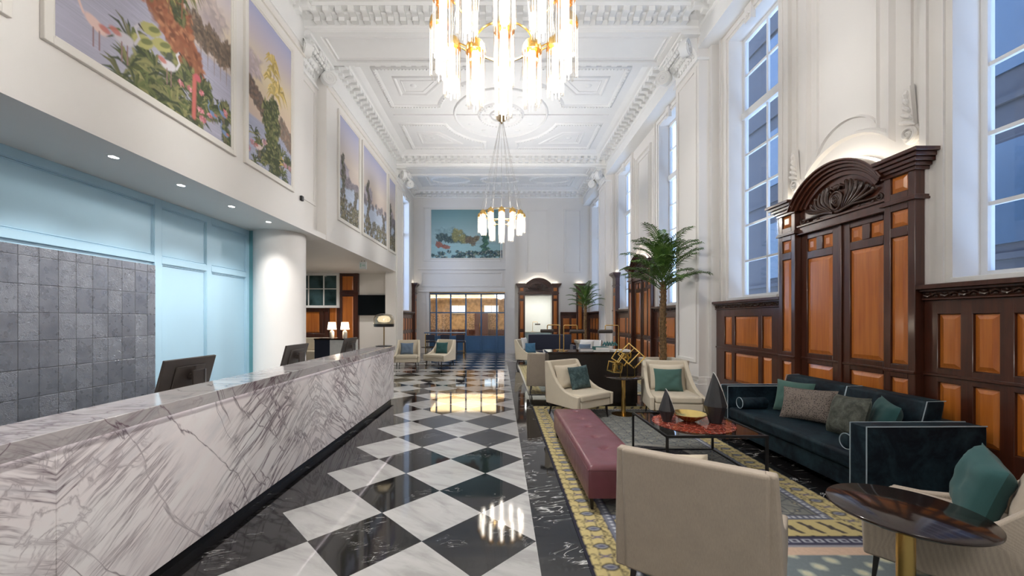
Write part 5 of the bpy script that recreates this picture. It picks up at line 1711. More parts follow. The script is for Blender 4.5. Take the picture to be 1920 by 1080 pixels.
# palms in planters
def palm(loc, trunk_h, crown, nf, label, seed, lean=0.0, leafs=22):
    rr = random.Random(seed)
    o = empty('potted_palm', loc, 0, label, 'palm', 'palms in planters')
    # planter
    pts = []
    pl = MB()
    def sq(r, z): return [(-r, -r, z), (r, -r, z), (r, r, z), (-r, r, z)]
    prof = [(0.20, 0.0), (0.24, 0.04), (0.24, 0.08), (0.30, 0.60), (0.31, 0.70), (0.36, 0.74), (0.37, 0.84), (0.32, 0.84), (0.30, 0.76)]
    vs = []; fs = []
    for r, z in prof: vs += sq(r, z)
    for q in range(len(prof) - 1):
        for i in range(4):
            j = (i + 1) % 4
            fs.append((q * 4 + i, q * 4 + j, q * 4 + 4 + j, q * 4 + 4 + i))
    fs.append((3, 2, 1, 0))
    pl.add(vs, fs).build('planter', 'stone_pot', o, bevel=0.012)
    MB().box(-0.30, 0.30, -0.30, 0.30, 0.72, 0.78).build('soil', 'soil', o)
    # trunk with leaf-base rings
    tr = MB()
    P = []; rad = []
    K = 40
    for k in range(K + 1):
        t = k / K
        P.append((lean * t * t + 0.012 * math.sin(t * 9), 0.010 * math.sin(t * 7), 0.70 + (trunk_h - 0.70) * t))
        rad.append(0.062 - 0.012 * t + (0.008 if k % 2 else 0))
    tr.tube(P, rad, 10)
    for k in range(int(K * 2.0)):
        t = k / (K * 2.0); a = k * 2.4
        cx, cy, cz = lean * t * t, 0, 0.74 + (trunk_h - 0.74) * t
        r = 0.058 - 0.010 * t
        tr.tube([(cx + r * math.cos(a), cy + r * math.sin(a), cz), (cx + (r + 0.022) * math.cos(a), cy + (r + 0.022) * math.sin(a), cz + 0.055)], [0.018, 0.004], 4)
    tr.build('trunk', 'bark', o)
    for f in range(nf):
        m = MB()
        az = f * 2.399 + rr.uniform(-0.2, 0.2)
        lvl = f / nf
        L = crown * rr.uniform(0.85, 1.12)
        el = R(80 - 42 * (1 - lvl) + rr.uniform(-10, 8))          # lower fronds lie flatter
        z0 = trunk_h - 0.20 + 0.72 * lvl * crown
        N = 18; pts = []
        x, z = 0.03, z0
        ang = el
        for k in range(N + 1):
            pts.append((x * math.cos(az) + lean, x * math.sin(az), z))
            x += L / N * math.cos(ang); z += L / N * math.sin(ang)
            ang -= (R(72 + 20 * lvl)) / N * (0.3 + 1.3 * (k / N) ** 1.5)
        m.tube(pts, [0.011 * (1 - 0.8 * k / N) for k in range(N + 1)], 5)
        pv = [Vector(p) for p in pts]
        for k in range(leafs):
            t = 0.14 + 0.86 * k / (leafs - 1)
            q = min(N - 1, int(t * N)); fr_ = t * N - q
            c = pv[q].lerp(pv[q + 1], min(1, fr_))
            tg = (pv[q + 1] - pv[q]).normalized()
            sd = tg.cross(Vector((0, 0, 1)))
            sd = sd.normalized() if sd.length > 1e-3 else Vector((1, 0, 0))
            up = sd.cross(tg).normalized()
            ll = crown * 0.30 * (math.sin(PI * (0.12 + 0.80 * t)) ** 0.7) * rr.uniform(0.85, 1.1)
            for s in (-1, 1):
                dr = (tg * 0.75 + sd * s * 0.85 + up * rr.uniform(0.05, 0.30)).normalized()
                wd = tg * 0.010
                mid = c + dr * ll * 0.5 + Vector((0, 0, 0.01))
                tip = c + dr * ll - Vector((0, 0, ll * 0.28))
                w2 = tg.cross(dr).cross(dr).normalized() * 0.0135
                a_, b_ = c + w2 * 0.4, c - w2 * 0.4
                m.add([a_, b_, mid - w2, mid + w2, tip, mid + up * 0.004], [(0, 1, 2, 5), (0, 5, 3), (3, 5, 4), (5, 2, 4)])
        m.build('frond', 'leaf', o)
    return o
palm((3.33, 7.95, 0), 2.42, 0.86, 34, 'tall potted palm in a cream planter beside the white pilaster', 5, 0.0)
palm((3.28, 15.0, 0), 2.25, 0.72, 24, 'smaller potted palm farther down the hall by the archway', 9, 0.0, 18)
# ------------------------------------------------------------------ painted things: murals and rugs (coloured face by face)
def LC(r, g, b): return np.array(srgb(r, g, b)[:3])
class Paint:
    def __init__(s, w, h, asp, seed=0):
        s.w, s.h, s.asp = w, h, asp
        s.I = np.zeros((h, w, 3)); s.r = np.random.RandomState(seed)
        s.X, s.Y = np.meshgrid((np.arange(w) + 0.5) / w * asp, (np.arange(h) + 0.5) / h)   # x in 0..asp, y in 0..1
    def win(s, x0, x1, y0, y1):
        a = max(0, int(x0 / s.asp * s.w) - 1); b = min(s.w, int(x1 / s.asp * s.w) + 2)
        c = max(0, int(y0 * s.h) - 1); d = min(s.h, int(y1 * s.h) + 2)
        return (slice(c, d), slice(a, b)) if (a < b and c < d) else None
    def put(s, w, m, col, al):
        m = (m * al)[..., None]
        s.I[w] = s.I[w] * (1 - m) + np.asarray(col) * m
    def blob(s, x, y, rx, ry, col, al=1.0, soft=0.35, rot=0.0, rag=0.0):
        R_ = max(rx, ry) * 1.4
        w = s.win(x - R_, x + R_, y - R_, y + R_)
        if w is None: return
        dx, dy = s.X[w] - x, s.Y[w] - y
        c, q = math.cos(rot), math.sin(rot)
        u, v = (dx * c + dy * q) / rx, (-dx * q + dy * c) / ry
        d = np.sqrt(u * u + v * v)
        if rag:
            an = np.arctan2(v, u); ph = s.r.rand(3) * 6
            d = d * (1 + rag * (np.sin(an * 5 + ph[0]) + 0.6 * np.sin(an * 9 + ph[1]) + 0.5 * np.sin(an * 15 + ph[2])) / 2)
        s.put(w, np.clip((1 - d) / soft, 0, 1), col, al)
    def stroke(s, x0, y0, x1, y1, wd, col, al=1.0, taper=True):
        w = s.win(min(x0, x1) - wd, max(x0, x1) + wd, min(y0, y1) - wd, max(y0, y1) + wd)
        if w is None: return
        dx, dy = x1 - x0, y1 - y0; L = dx * dx + dy * dy + 1e-9
        t = np.clip(((s.X[w] - x0) * dx + (s.Y[w] - y0) * dy) / L, 0, 1)
        d = np.hypot(s.X[w] - x0 - t * dx, s.Y[w] - y0 - t * dy)
        ww = wd * ((1 - 0.85 * t) if taper else 1.0) + 1e-5
        s.put(w, np.clip(1.6 - d / ww * 1.3, 0, 1), col, al)
    def curve(s, pts, wd, col, al=1.0):
        for (a, b), (c, d) in zip(pts, pts[1:]): s.stroke(a, b, c, d, wd, col, al, False)
    def jit(s, col, k=0.25):
        return np.clip(np.asarray(col) * (1 + s.r.uniform(-k, k)), 0, 1)
    def sky(s, stops, y0=0.0):
        ys = [p for p, _ in stops]
        for c in range(3):
            s.I[..., c] = np.interp(s.Y, ys, [q[c] for _, q in stops])
    def mass(s, x, y, rx, ry, cols, n, size=0.02, al=0.9):
        """clump of foliage dabs"""
        s.blob(x, y, rx, ry, np.asarray(cols[0]) * 0.75, 0.9, 0.3, 0, 0.25)
        for _ in range(n):
            a = s.r.rand() * 2 * PI; q = math.sqrt(s.r.rand())
            px, py = x + rx * q * math.cos(a), y + ry * q * math.sin(a)
            k = min(len(cols) - 1, int(s.r.rand() * len(cols)))
            z = size * s.r.uniform(0.5, 1.2)
            s.blob(px, py, z, z * 0.45, s.jit(cols[k]), al, 0.5, s.r.rand() * PI)
    def tuft(s, x, y, r, cols, n=16, wd=0.006, down=0.3):
        for k in range(n):
            a = s.r.uniform(-0.3, PI + 0.3); L = r * s.r.uniform(0.7, 1.1)
            mx, my = x + 0.55 * L * math.cos(a), y + 0.55 * L * math.sin(a)
            ex, ey = x + L * math.cos(a), y + L * (math.sin(a) - down)
            c = s.jit(cols[int(s.r.rand() * len(cols)) % len(cols)], 0.3)
            s.stroke(x, y, mx, my, wd, c, 0.95, False); s.stroke(mx, my, ex, ey, wd, c, 0.95)
    def palmtree(s, x, y, h, r, trunk, cols, lean=0.0):
        s.curve([(x + lean * t * t, y + h * t) for t in (0, .25, .5, .75, 1)], 0.006, trunk)
        s.tuft(x + lean, y + h, r, cols, 22, 0.005, 0.35)
    def water(s, y0, y1, base, n=240):
        w = s.win(0, s.asp, y0, y1)
        m = np.clip((y1 - s.Y[w]) / 0.02, 0, 1)
        s.put(w, m, base, 1.0)
        for _ in range(n):
            y = s.r.uniform(y0, y1); x = s.r.uniform(-0.1, s.asp); L = s.r.uniform(0.05, 0.3)
            s.stroke(x, y, x + L, y, 0.0016, s.jit(base, 0.35), 0.5, False)
    def bird(s, x, y, k, body, flip=1):
        s.blob(x, y, 0.045 * k, 0.022 * k, body, 1, 0.3, 0.3 * flip)
        s.curve([(x + flip * 0.04 * k, y + 0.01 * k), (x + flip * 0.055 * k, y + 0.04 * k), (x + flip * 0.04 * k, y + 0.065 * k), (x + flip * 0.055 * k, y + 0.085 * k)], 0.005 * k, body)
        s.stroke(x + flip * 0.055 * k, y + 0.085 * k, x + flip * 0.075 * k, y + 0.075 * k, 0.005 * k, LC(60, 50, 50))
        for d in (-0.008, 0.012): s.stroke(x + d * k, y - 0.015 * k, x + d * k, y - 0.075 * k, 0.0028 * k, LC(150, 110, 110), 1, False)
        s.blob(x - flip * 0.03 * k, y + 0.005 * k, 0.025 * k, 0.013 * k, LC(200, 110, 95), 0.9, 0.4)

GREEN = [LC(70, 84, 44), LC(98, 108, 52), LC(120, 120, 70), LC(60, 72, 46), LC(140, 138, 78)]
GREY = [LC(120, 112, 106), LC(96, 92, 88), LC(140, 130, 120), LC(110, 104, 92)]
RUST = [LC(168, 98, 56), LC(150, 82, 44), LC(184, 120, 76), LC(128, 72, 42)]
YEL = [LC(214, 182, 80), LC(190, 160, 66), LC(228, 200, 110)]
LIL = LC(176, 168, 186)
def ground(p, y0, x0, x1, n, dens=1.0):
    for _ in range(int(n * dens)):
        x = p.r.uniform(x0, x1); y = p.r.uniform(0, y0)
        q = p.r.rand()
        if q < 0.45: p.mass(x, y, 0.05, 0.035, GREEN, 9, 0.022)
        elif q < 0.8: p.tuft(x, y, p.r.uniform(0.05, 0.11), GREEN, 12, 0.005)
        elif q < 0.93: p.mass(x, y, 0.03, 0.02, [LC(206, 140, 150), LC(180, 150, 180), LC(226, 180, 160)], 8, 0.012)
        else: p.tuft(x, y, 0.05, YEL, 10, 0.005)

def mural_big():
    p = Paint(400, 400, 0.95, 3)
    p.sky([(0.0, LC(190, 180, 190)), (0.45, LC(206, 188, 176)), (0.62, LC(224, 206, 182)), (0.8, LC(206, 192, 196)), (1.0, LC(172, 174, 206))])
    p.mass(0.80, 0.66, 0.12, 0.09, [LC(190, 172, 170), LC(206, 186, 178)], 60, 0.03, 0.5)
    p.blob(0.72, 0.56, 0.22, 0.10, LC(176, 160, 166), 0.7, 0.5, 0, 0.2)
    p.water(0.0, 0.42, LC(172, 170, 192), 420)
    for k in range(9): p.mass(0.64 + 0.04 * k, 0.50 + 0.02 * math.sin(k * 2), 0.05, 0.07, [LC(120, 100, 84), LC(98, 84, 70), LC(140, 116, 92)], 45, 0.024)
    for k in range(6): p.stroke(0.66 + 0.05 * k, 0.45, 0.66 + 0.05 * k, 0.33, 0.008, LC(150, 120, 96), 0.6)
    # rusty crag with palms
    for k in range(26):
        t = k / 25
        p.mass(0.30 + 0.34 * t + p.r.uniform(-.05, .05), 0.62 - 0.30 * t + p.r.uniform(-.08, .08), 0.09, 0.09, RUST, 50, 0.03)
    for k in range(6): p.mass(0.22 + 0.05 * k, 0.72 - 0.02 * k, 0.06, 0.05, RUST, 40, 0.026)
    for k in range(14):
        p.mass(0.44 + p.r.uniform(-.12, .16), 0.62 + p.r.uniform(-.14, .16), 0.045, 0.05, GREEN, 20, 0.03)
        p.tuft(0.42 + p.r.uniform(-.12, .2), 0.66 + p.r.uniform(-.14, .2), 0.10, GREEN + YEL[:1], 20, 0.007, 0.5)
    p.palmtree(0.50, 0.45, 0.42, 0.13, LC(140, 90, 56), GREEN, 0.03)
    p.palmtree(0.58, 0.48, 0.26, 0.12, LC(140, 90, 56), GREEN, 0.04)
    p.palmtree(0.38, 0.55, 0.38, 0.13, LC(130, 84, 50), GREEN, -0.03)
    # foreground planting and birds
    for k in range(34):
        x = 0.30 + 0.65 * p.r.rand(); y = p.r.uniform(0.0, 0.26) * (1 - 0.5 * max(0, x - 0.6))
        p.mass(x, y, 0.045, 0.05, GREEN, 16, 0.028)
    for k in range(26):
        x = 0.22 + 0.7 * p.r.rand()
        p.tuft(x, p.r.uniform(0.0, 0.20), p.r.uniform(0.07, 0.14), GREEN, 16, 0.007)
    for x, y in ((0.40, 0.30), (0.46, 0.27), (0.36, 0.22)):
        p.blob(x, y, 0.065, 0.030, LC(178, 172, 92), 1, 0.2, 0.4, 0.1); p.blob(x + 0.02, y + 0.012, 0.04, 0.014, LC(108, 118, 60), 0.9, 0.3, 0.5)
    for k in range(10): p.mass(0.66 + p.r.uniform(-.1, .25), p.r.uniform(0.02, 0.2), 0.02, 0.014, [LC(212, 110, 120), LC(226, 150, 160)], 8, 0.012)
    p.stroke(0.66, 0.04, 0.665, 0.24, 0.016, LC(206, 96, 84), 1, False); p.blob(0.685, 0.25, 0.03, 0.022, LC(206, 80, 96), 1, 0.4)
    p.bird(0.50, 0.20, 1.2, LC(212, 206, 214), 1)
    p.bird(0.15, 0.145, 1.2, LC(226, 190, 180), -1); p.bird(0.27, 0.17, 1.3, LC(196, 190, 200), 1)
    for x, y in ((0.80, 0.12), (0.88, 0.16), (0.90, 0.06)): p.bird(x, y, 0.7, LC(110, 140, 190), -1)
    return p.I
def mural_palm(seed, sc=0.55, col=True):
    p = Paint(200, 380, sc, seed)
    p.sky([(0.0, LIL), (0.4, LC(224, 196, 170)), (0.62, LC(232, 212, 170)), (0.82, LC(196, 182, 192)), (1.0, LC(160, 164, 204))])
    p.mass(0.02, 0.62, 0.14, 0.10, [LC(206, 184, 186), LC(190, 172, 180)], 70, 0.03, 0.6)
    p.water(0.0, 0.30, LC(168, 172, 200), 200)
    for k in range(12): p.mass(0.02 + 0.022 * k, 0.47 - 0.012 * k, 0.05, 0.06, [LC(120, 100, 92), LC(104, 92, 84), LC(142, 112, 92)] if col else GREY, 40, 0.026)
    for k in range(8): p.mass(sc - 0.02 * k, 0.30 + 0.01 * k, 0.05, 0.07, [LC(160, 130, 110), LC(130, 116, 104)], 34, 0.024)
    # tall flowering palm
    cx = sc * 0.52
    p.stroke(cx, 0.05, cx + 0.02, 0.78, 0.014, LC(120, 96, 70), 1)
    for k in range(26): p.mass(cx + p.r.uniform(-.07, .07), 0.08 + 0.42 * k / 26, 0.055, 0.04, GREEN if col else GREY + GREEN[:2], 24, 0.028)
    for x, y, q in ((0, 0.76, 0.10), (0.02, 0.70, 0.09), (-0.03, 0.64, 0.08), (0.08, 0.60, 0.12), (0.02, 0.56, 0.10)):
        p.tuft(cx + x, y, q, YEL if col else GREY, 26, 0.008, 0.6)
    ground(p, 0.20, 0, sc, 42)
    p.bird(sc * 0.22, 0.12, 0.9, LC(226, 200, 196), 1)
    return p.I
def mural_cool(seed, asp, w, h):
    p = Paint(w, h, asp, seed)
    p.sky([(0.0, LC(150, 165, 190)), (0.40, LC(206, 186, 176)), (0.60, LC(220, 204, 190)), (1.0, LC(164, 168, 206))])
    p.mass(asp * 0.2, 0.50, 0.16, 0.08, [LC(186, 174, 186), LC(170, 164, 180)], 60, 0.04, 0.6)
    p.water(0.0, 0.40, LC(176, 190, 214), 260)
    for k in range(24): p.mass(p.r.uniform(0, asp), 0.38 + p.r.uniform(-.03, .06), 0.05, 0.035, [LC(130, 124, 134), LC(150, 140, 146)], 18, 0.022, 0.7)
    for k in range(20): p.mass(asp * 0.18 + p.r.uniform(-.04, .04), 0.05 + 0.030 * k, 0.035, 0.035, GREY + GREEN[:1], 18, 0.022)
    for k in range(14): p.mass(asp * 0.85 + p.r.uniform(-.06, .06), 0.05 + 0.024 * k, 0.04, 0.035, GREY + GREEN[3:4], 18, 0.022)
    for _ in range(60):
        x, y = p.r.uniform(0, asp), p.r.uniform(0, 0.2)
        p.mass(x, y, 0.04, 0.03, [LC(92, 90, 74), LC(120, 112, 92), LC(150, 136, 110), LC(170, 176, 190)], 12, 0.022)
    for _ in range(20): p.tuft(p.r.uniform(0, asp), p.r.uniform(0, 0.16), 0.08, [LC(92, 92, 70), LC(140, 130, 100)], 12, 0.006)
    return p.I
def mural_far():
    p = Paint(300, 205, 1.46, 8)
    p.sky([(0.0, LC(120, 170, 176)), (0.45, LC(160, 192, 194)), (0.7, LC(132, 172, 174)), (1.0, LC(98, 148, 152))])
    p.mass(0.35, 0.52, 0.30, 0.12, [LC(132, 170, 172), LC(150, 184, 184)], 120, 0.05, 0.5)
    p.water(0.0, 0.30, LC(150, 196, 200), 160)
    for k in range(18): p.mass(0.15 + 0.035 * k, 0.40 + p.r.uniform(-.05, .06), 0.06, 0.06, [LC(54, 84, 88), LC(78, 104, 100), LC(96, 116, 104)], 16, 0.03)
    for k in range(10): p.mass(0.13 + p.r.uniform(0, .26), 0.26 + p.r.uniform(-.05, .05), 0.05, 0.04, [LC(176, 104, 84), LC(150, 86, 66)], 18, 0.02)
    for k in range(14): p.mass(0.55 + p.r.uniform(-.08, .14), 0.45 + p.r.uniform(-.12, .12), 0.06, 0.06, [LC(150, 148, 84), LC(126, 128, 76), LC(170, 160, 96)], 18, 0.022)
    for k in range(12): p.mass(0.84 + p.r.uniform(-.10, .12), 0.36 + p.r.uniform(-.07, .08), 0.06, 0.05, [LC(120, 104, 84), LC(94, 84, 72), LC(150, 142, 92)], 18, 0.022)
    for k in range(26): p.mass(1.10 + p.r.uniform(-.06, .06), 0.10 + 0.018 * k, 0.05, 0.035, [LC(52, 108, 96), LC(80, 140, 92), LC(44, 84, 92)], 12, 0.026)
    for _ in range(70): p.mass(p.r.uniform(0, 1.46), p.r.uniform(0, 0.14), 0.05, 0.035, [LC(44, 84, 88), LC(84, 124, 104), LC(70, 110, 140), LC(176, 180, 160), LC(30, 62, 66)], 10, 0.026)
    return p.I

def framed(num_label, img, org, U, V, nrm_, group, lbl, fw=0.09):
    """org: lower left corner of the canvas, U, V edge vectors, nrm_ unit vector to the room"""
    org, U, V, N = Vector(org), Vector(U), Vector(V), Vector(nrm_)
    root = empty('framed_mural', tuple(org), 0, lbl, 'painting', group)
    u, v = U.normalized(), V.normalized(); lu, lv = U.length, V.length
    lum = img.mean(axis=2, keepdims=True)
    img = np.clip(lum + (img - lum) * 0.80, 0, 1) * 0.94 + 0.03
    c = painted_grid('canvas', img, (N * 0.02)[:], U[:], V[:], 'canvas', root)
    m = MB()
    m.mtx = Matrix(((u.x, N.x, v.x, 0), (u.y, N.y, v.y, 0), (u.z, N.z, v.z, 0), (0, 0, 0, 1)))
    w1, w2 = fw * 0.45, fw
    m.frame(-w2, lu + w2, -w2, lv + w2, w2 - w1 * 0.5, 0.0, 0.045)
    m.frame(-w1, lu + w1, -w1, lv + w1, w1 + 0.004, 0.0, 0.032)
    m.box(-0.01, lu + 0.01, 0.001, 0.012, -0.01, lv + 0.01)
    m.build('frame', 'frame_white', root, bevel=0.006, seg=2)
    return root
z0, z1 = 4.18, 6.74
GW = 'framed murals along the white gallery walls'
LX = -4.0
framed(1, mural_big(), (LX, 3.46, z0), (0, 2.28, 0), (0, 0, z1 - z0), (1, 0, 0), GW, 'huge framed tropical mural with flamingos and an orange crag over the desk')
framed(2, mural_palm(5, 0.52), (LX, 6.13, z0), (0, 1.26, 0), (0, 0, z1 - z0), (1, 0, 0), GW, 'tall narrow framed mural of a yellow-flowered palm over the desk')
framed(0, mural_palm(6, 0.6), (LX, 1.60, z0), (0, 1.46, 0), (0, 0, z1 - z0), (1, 0, 0), GW, 'framed mural cut off at the top left corner of the photo')
framed(3, mural_cool(11, 0.55, 130, 240), (LX, 9.62, z0), (0, 1.30, 0), (0, 0, z1 - z0), (1, 0, 0), GW, 'pale lilac landscape mural, nearest of three on the second gallery wall')
framed(4, mural_cool(12, 0.95, 200, 210), (LX, 11.28, z0), (0, 2.30, 0), (0, 0, z1 - z0), (1, 0, 0), GW, 'pale lilac landscape mural, middle and widest of three on the second gallery wall')
framed(5, mural_cool(13, 0.33, 60, 180), (LX, 13.92, z0), (0, 0.80, 0), (0, 0, z1 - z0), (1, 0, 0), GW, 'pale lilac landscape mural, farthest of three on the second gallery wall')
framed(6, mural_far(), (-3.36, END, 4.62), (3.46, 0, 0), (0, 0, 2.36), (0, -1, 0), 'mural on the end wall', 'wide blue-green garden mural high on the end wall', 0.05)

# ---- rugs
def rug_image(W, L, res, ext):
    w, h = int(W / res), int((L + ext) / res)
    X, Y = np.meshgrid((np.arange(w) + 0.5) * res, (np.arange(h) + 0.5) * res)
    Y = Y - ext
    yel, yel2, dark = LC(196, 180, 128), LC(176, 158, 104), LC(44, 40, 44)
    blue, lblue, grey = LC(104, 112, 136), LC(142, 148, 158), LC(110, 112, 106)
    I = np.zeros((h, w, 3)) + LC(122, 124, 120)
    strip = X < 0.33                                       # the left border runs on past the end of the field
    dl, dr, db, dt = X, W - X, np.where(strip, 9.0, Y), L - Y
    d = np.minimum(np.minimum(dl, dr), np.minimum(db, dt))
    side = np.minimum(dl, dr) < np.minimum(db, dt)        # long sides
    s = np.where(side, Y, X)                              # along the border
    def put(m, c, a=1.0):
        m = np.clip(m * a, 0, 1)[..., None]
        I[:] = I * (1 - m) + np.asarray(c) * m
    soft = lambda v, e=0.004: np.clip(v / e, 0, 1)
    # field
    n1 = np.sin(X * 21.0) * np.sin(Y * 21.0)
    put(soft(n1 * 0.01 - 0.004), LC(150, 150, 138), 0.7)
    # hex lattice
    p = 0.155
    for k, an in enumerate((0, PI / 3, 2 * PI / 3)):
        u = (X * math.cos(an) + Y * math.sin(an)) / p
        q = np.abs(u - np.round(u)) * p
        put(soft(0.007 - q), LC(62, 66, 80), 0.9)
    gx, gy = X / p, Y / (p * 0.866)
    row = np.round(gy); cx = (np.round(gx - 0.5 * (row % 2)) + 0.5 * (row % 2)) * p; cy = row * p * 0.866
    rr_ = np.hypot(X - cx, Y - cy)
    put(soft(0.026 - rr_) * soft(rr_ - 0.012), LC(52, 56, 76), 0.9); put(soft(0.011 - rr_), LC(190, 180, 140), 0.9)
    # dark central medallion with grey arabesques
    mx, my = (X - W / 2) / (W * 0.26), (Y - L * 0.30) / (L * 0.19)
    md = np.maximum(np.abs(mx), np.abs(my)) + 0.25 * np.minimum(np.abs(mx), np.abs(my))
    put(soft((1.0 - md) * 0.2), LC(52, 50, 58))
    qx, qy = (X - W / 2) / 0.20, (Y - L * 0.30) / 0.20
    fx, fy = qx - np.round(qx), qy - np.round(qy)
    ra = np.hypot(fx, fy)
    swirl = np.abs(np.sin(3 * np.arctan2(fy, fx) + 16 * ra))
    put(soft((1.0 - md) * 0.2) * soft(0.35 - swirl, 0.1) * (ra < 0.42), LC(128, 126, 120), 0.85)
    put(soft(0.02 - np.abs(md - 1.03) * 0.3), LC(150, 148, 140), 0.9)
    # inner guard stripes
    b1 = 0.33
    put(soft(b1 - d), LC(96, 100, 118)); put(soft(0.006 - np.abs(d - b1)), LC(48, 46, 52))
    dash = np.abs((s / 0.05) % 1 - 0.5)
    put(soft(0.016 - np.abs(d - 0.295)) * (dash < 0.30), LC(192, 196, 204)); put(soft(0.004 - np.abs(d - 0.27)), LC(180, 184, 190))
    # yellow band
    put(soft(0.250 - d), yel)
    P = 0.235
    t = (s / P) % 1.0; c = 0.132                            # band centre
    ty = (t - 0.5) * P; tx = d - c
    # lens motif
    lens = (np.abs(ty) / 0.036) + (tx / 0.062) ** 2
    put(soft((1.25 - lens) * 0.02), dark); put(soft((0.85 - lens) * 0.02), LC(150, 152, 156)); put(soft((0.45 - lens) * 0.02), LC(84, 88, 116))
    # cross motif between
    t2 = ((s / P) + 0.5) % 1.0; ty2 = (t2 - 0.5) * P
    put(soft(0.010 - np.abs(np.abs(ty2) - np.abs(tx) * 0.45)) * (np.abs(tx) < 0.045) , LC(96, 92, 108))
    put(soft(0.016 - np.hypot(ty2, tx)), LC(120, 110, 130))
    # scrolls either side
    for off, dc, r0 in ((0.0, 0.215, 0.030), (0.5, 0.215, 0.026), (0.25, 0.205, 0.018), (0.0, 0.045, 0.026), (0.5, 0.045, 0.024), (0.75, 0.205, 0.018)):
        tt = ((s / P) + off) % 1.0; yy_ = (tt - 0.5) * P
        rr2 = np.hypot(yy_, d - dc); aa = np.arctan2(d - dc, yy_)
        open_ = (aa > -2.4) if off else (aa < 2.4)
        put(soft(0.0048 - np.abs(rr2 - r0), 0.002) * open_, dark)
        put(soft(0.0065 - np.hypot(yy_ - 0.4 * r0, d - dc - 0.2 * r0), 0.002), dark)
    for dc in (0.085, 0.18):
        wv = dc + 0.016 * np.sin(2 * PI * s / P)
        put(soft(0.0038 - np.abs(d - wv), 0.002), dark)
    # ends use a bolder fret
    end = (~side) & (d < 0.25) & (d > 0.02)
    fr = ((s / 0.16) % 1.0)
    blk = ((np.abs(fr - 0.5) < 0.16) & (np.abs(d - c) < 0.035)) | ((np.abs(fr - 0.5 + (d - c) * 3) < 0.12) & (np.abs(d - c) < 0.085))
    E_ = end & blk
    I[E_] = LC(74, 68, 66)
    I[end & ~blk] = yel
    put(soft(0.018 - d), LC(40, 40, 56))
    # beyond the end: chain band, pink band, grey diamond ground
    out = (~strip) & (Y < 0)
    e_ = -Y
    q = np.sin(X * 26 + 0.6 * np.sin(Y * 9)) * np.sin(Y * 30 + X * 8)
    gcol = np.where((q > 0.72)[..., None], LC(196, 194, 170), np.where((q > 0.35)[..., None], LC(160, 166, 156), LC(112, 122, 126)))
    ph = (X / 0.09) % 1
    chain = ((np.abs(ph - 0.5) < 0.36) & (np.abs(e_ - 0.05) < 0.022)) & ~((np.abs(ph - 0.5) < 0.18) & (np.abs(e_ - 0.05) < 0.010))
    ccol = np.where(chain[..., None], LC(180, 184, 192), LC(62, 62, 84))
    ecol = np.where((e_ < 0.10)[..., None], ccol, np.where((e_ < 0.13)[..., None], LC(150, 150, 158), np.where((e_ < 0.22)[..., None], LC(206, 178, 156), gcol)))
    I = np.where(out[..., None], ecol, I)
    g_ = np.random.RandomState(1).rand(h, w, 1) * 0.16 + 0.92
    return np.clip(I * g_, 0, 1)
rw, rl = 2.38, 4.40
EXT = 2.62
ri = rug_image(rw, rl, 0.0085, EXT)
o = empty('area_rug', (0.60, 2.92 - EXT, 0), 0, 'patterned carpet with yellow scroll border under the bench and coffee table', 'rug')
painted_grid('pile', ri, (0, 0, 0.010), (rw, 0, 0), (0, rl + EXT, 0), 'rug', o)
MB().box(-0.008, rw + 0.008, -0.004, rl + EXT + 0.004, 0.001, 0.007).build('backing', simple('dark_rug_edge', (0.02, 0.02, 0.035), 0.95), o)

def rug_plain(W, L, res, seed):
    w, h = int(W / res), int(L / res)
    X, Y = np.meshgrid((np.arange(w) + 0.5) * res, (np.arange(h) + 0.5) * res)
    d = np.minimum(np.minimum(X, W - X), np.minimum(Y, L - Y))
    I = np.zeros((h, w, 3)) + LC(128, 134, 130)
    m = (np.sin((X + Y) * 22) * np.sin((X - Y) * 22) > 0.15)
    I[m] = LC(150, 156, 146)
    m = (np.abs(np.sin((X + Y) * 22) * np.sin((X - Y) * 22)) < 0.06); I[m] = LC(84, 90, 96)
    I[d < 0.30] = LC(190, 176, 128)
    m = (d < 0.27) & (d > 0.05) & (np.sin(X * 34) * np.sin(Y * 34) > 0.25); I[m] = LC(70, 66, 70)
    I[d < 0.04] = LC(200, 196, 184)
    return I
o = empty('area_rug', (0.62, 8.45, 0), 0, 'patterned rug under the second seating group behind the black console', 'rug')
painted_grid('pile', rug_plain(3.2, 5.6, 0.022, 2), (0, 0, 0.010), (3.2, 0, 0), (0, 5.6, 0), 'rug', o)
MB().box(-0.008, 3.208, -0.004, 5.604, 0.001, 0.007).build('backing', 'navy', o)
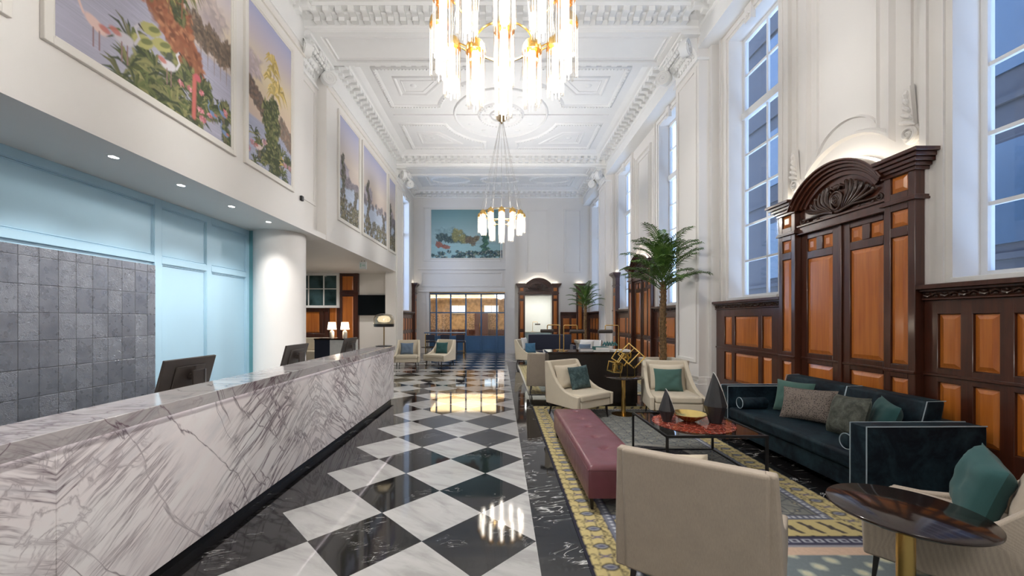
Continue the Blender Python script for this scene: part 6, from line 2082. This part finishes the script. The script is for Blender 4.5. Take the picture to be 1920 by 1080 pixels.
# ------------------------------------------------------------------ chandeliers
def chandelier(loc, ztop, label):
    """root at ring centre, z = 0 at the bottoms of the outer tubes; loc.z = that height"""
    o = empty('chandelier', loc, 0, label, 'chandelier', 'crystal tube chandeliers')
    H = ztop - loc[2]
    def lamp(x, y, z):
        cap = MB().lathe([(0.098, 0.50), (0.098, 0.535), (0.090, 0.575), (0.068, 0.610), (0.035, 0.628), (0.014, 0.632), (0.012, 0.66), (0.0, 0.66)], (x, y, z), 20, cap=False)
        c = cap.build('lamp_cap', 'brass', o, smooth=True)
        core = MB().cyl((x, y, z), 0.036, 0.05, 0.50, 14)
        core.build('bulb', 'bulb', c, smooth=True)
        rods = MB()
        for k in range(14):
            a = 2 * PI * k / 14
            rods.cyl((x + 0.084 * math.cos(a), y + 0.084 * math.sin(a), z), 0.012, 0.0 + 0.02 * (k % 2), 0.51, 6)
        rods.build('glass_rods', 'rod_glass', c, smooth=True)
    outer = [(0.64 * math.sin(2 * PI * k / 12), -0.64 * math.cos(2 * PI * k / 12)) for k in range(12)]
    inner = [(0.28 * math.sin(2 * PI * k / 4), -0.28 * math.cos(2 * PI * k / 4)) for k in range(4)]
    for x, y in outer: lamp(x, y, 0.0)
    for x, y in inner: lamp(x, y, -0.26)
    ring = MB()
    ring.tube([(0.64 * math.cos(2 * PI * i / 48), 0.64 * math.sin(2 * PI * i / 48), 0.60) for i in range(48)], 0.010, 6, closed=True)
    ring.tube([(0.28 * math.cos(2 * PI * i / 36), 0.28 * math.sin(2 * PI * i / 36), 0.34) for i in range(36)], 0.010, 6, closed=True)
    for k in range(6):
        a = 2 * PI * (k + 0.5) / 6
        ring.tube([(0.28 * math.cos(a), 0.28 * math.sin(a), 0.34), (0.64 * math.cos(a), 0.64 * math.sin(a), 0.60)], 0.008, 6)
    ring.build('ring_frame', 'brass', o, smooth=True)
    wr = MB()
    for x, y in outer:
        wr.tube([(x, y, 0.64), (x * 0.06, y * 0.06, H - 0.16)], 0.004, 4)
    for x, y in inner:
        wr.tube([(x, y, 0.38), (x * 0.06, y * 0.06, H - 0.16)], 0.004, 4)
    wr.build('suspension_wires', simple('wire_metal', (0.45, 0.42, 0.38), 0.4, 0.6) if 'wire' not in M else M['wire'], o)
    cp = MB().lathe([(0.0, H - 0.19), (0.05, H - 0.19), (0.10, H - 0.17), (0.155, H - 0.12), (0.165, H - 0.08), (0.11, H - 0.03), (0.05, H), (0, H)], n=28)
    cp.lathe([(0.0, H - 0.27), (0.025, H - 0.26), (0.05, H - 0.19)], n=16, cap=False)
    cp.build('canopy', 'old_brass', o, smooth=True)
    return o
c1 = chandelier((0.035, 3.85, 4.05), ZC, 'large crystal tube chandelier hanging near the camera at the top of the photo')
for cy, cz in ((3.85, 4.05), (11.9, 4.28)):
    light('POINT', 'chandelier_light', (0.04, cy, cz + 0.42), 260, NEUT, shadow_soft_size=0.10)
c2 = chandelier((0.04, 11.9, 4.28), ZC, 'crystal tube chandelier hanging farther down the hall')

# the building across the street
o = MB()
o.box(13.0, 16.0, -12, 24.0, -4, 42)
for z in range(0, 40, 4): o.box(12.9, 13.0, -12, 24.0, z + 3.2, z + 3.35)
o = o.build('street_building', 'facade')
tag(o, 'stone building across the street seen through the near tall windows', 'building')
wn = MB()
for i in range(8):
    for z in (-1, 3.6, 8.0, 12.4, 16.8): wn.box(12.94, 12.99, -10 + i * 3.9, -8.4 + i * 3.9, z, z + 2.6)
wn.build('window', simple('dark_street_glass', (0.02, 0.04, 0.06), 0.3), o)
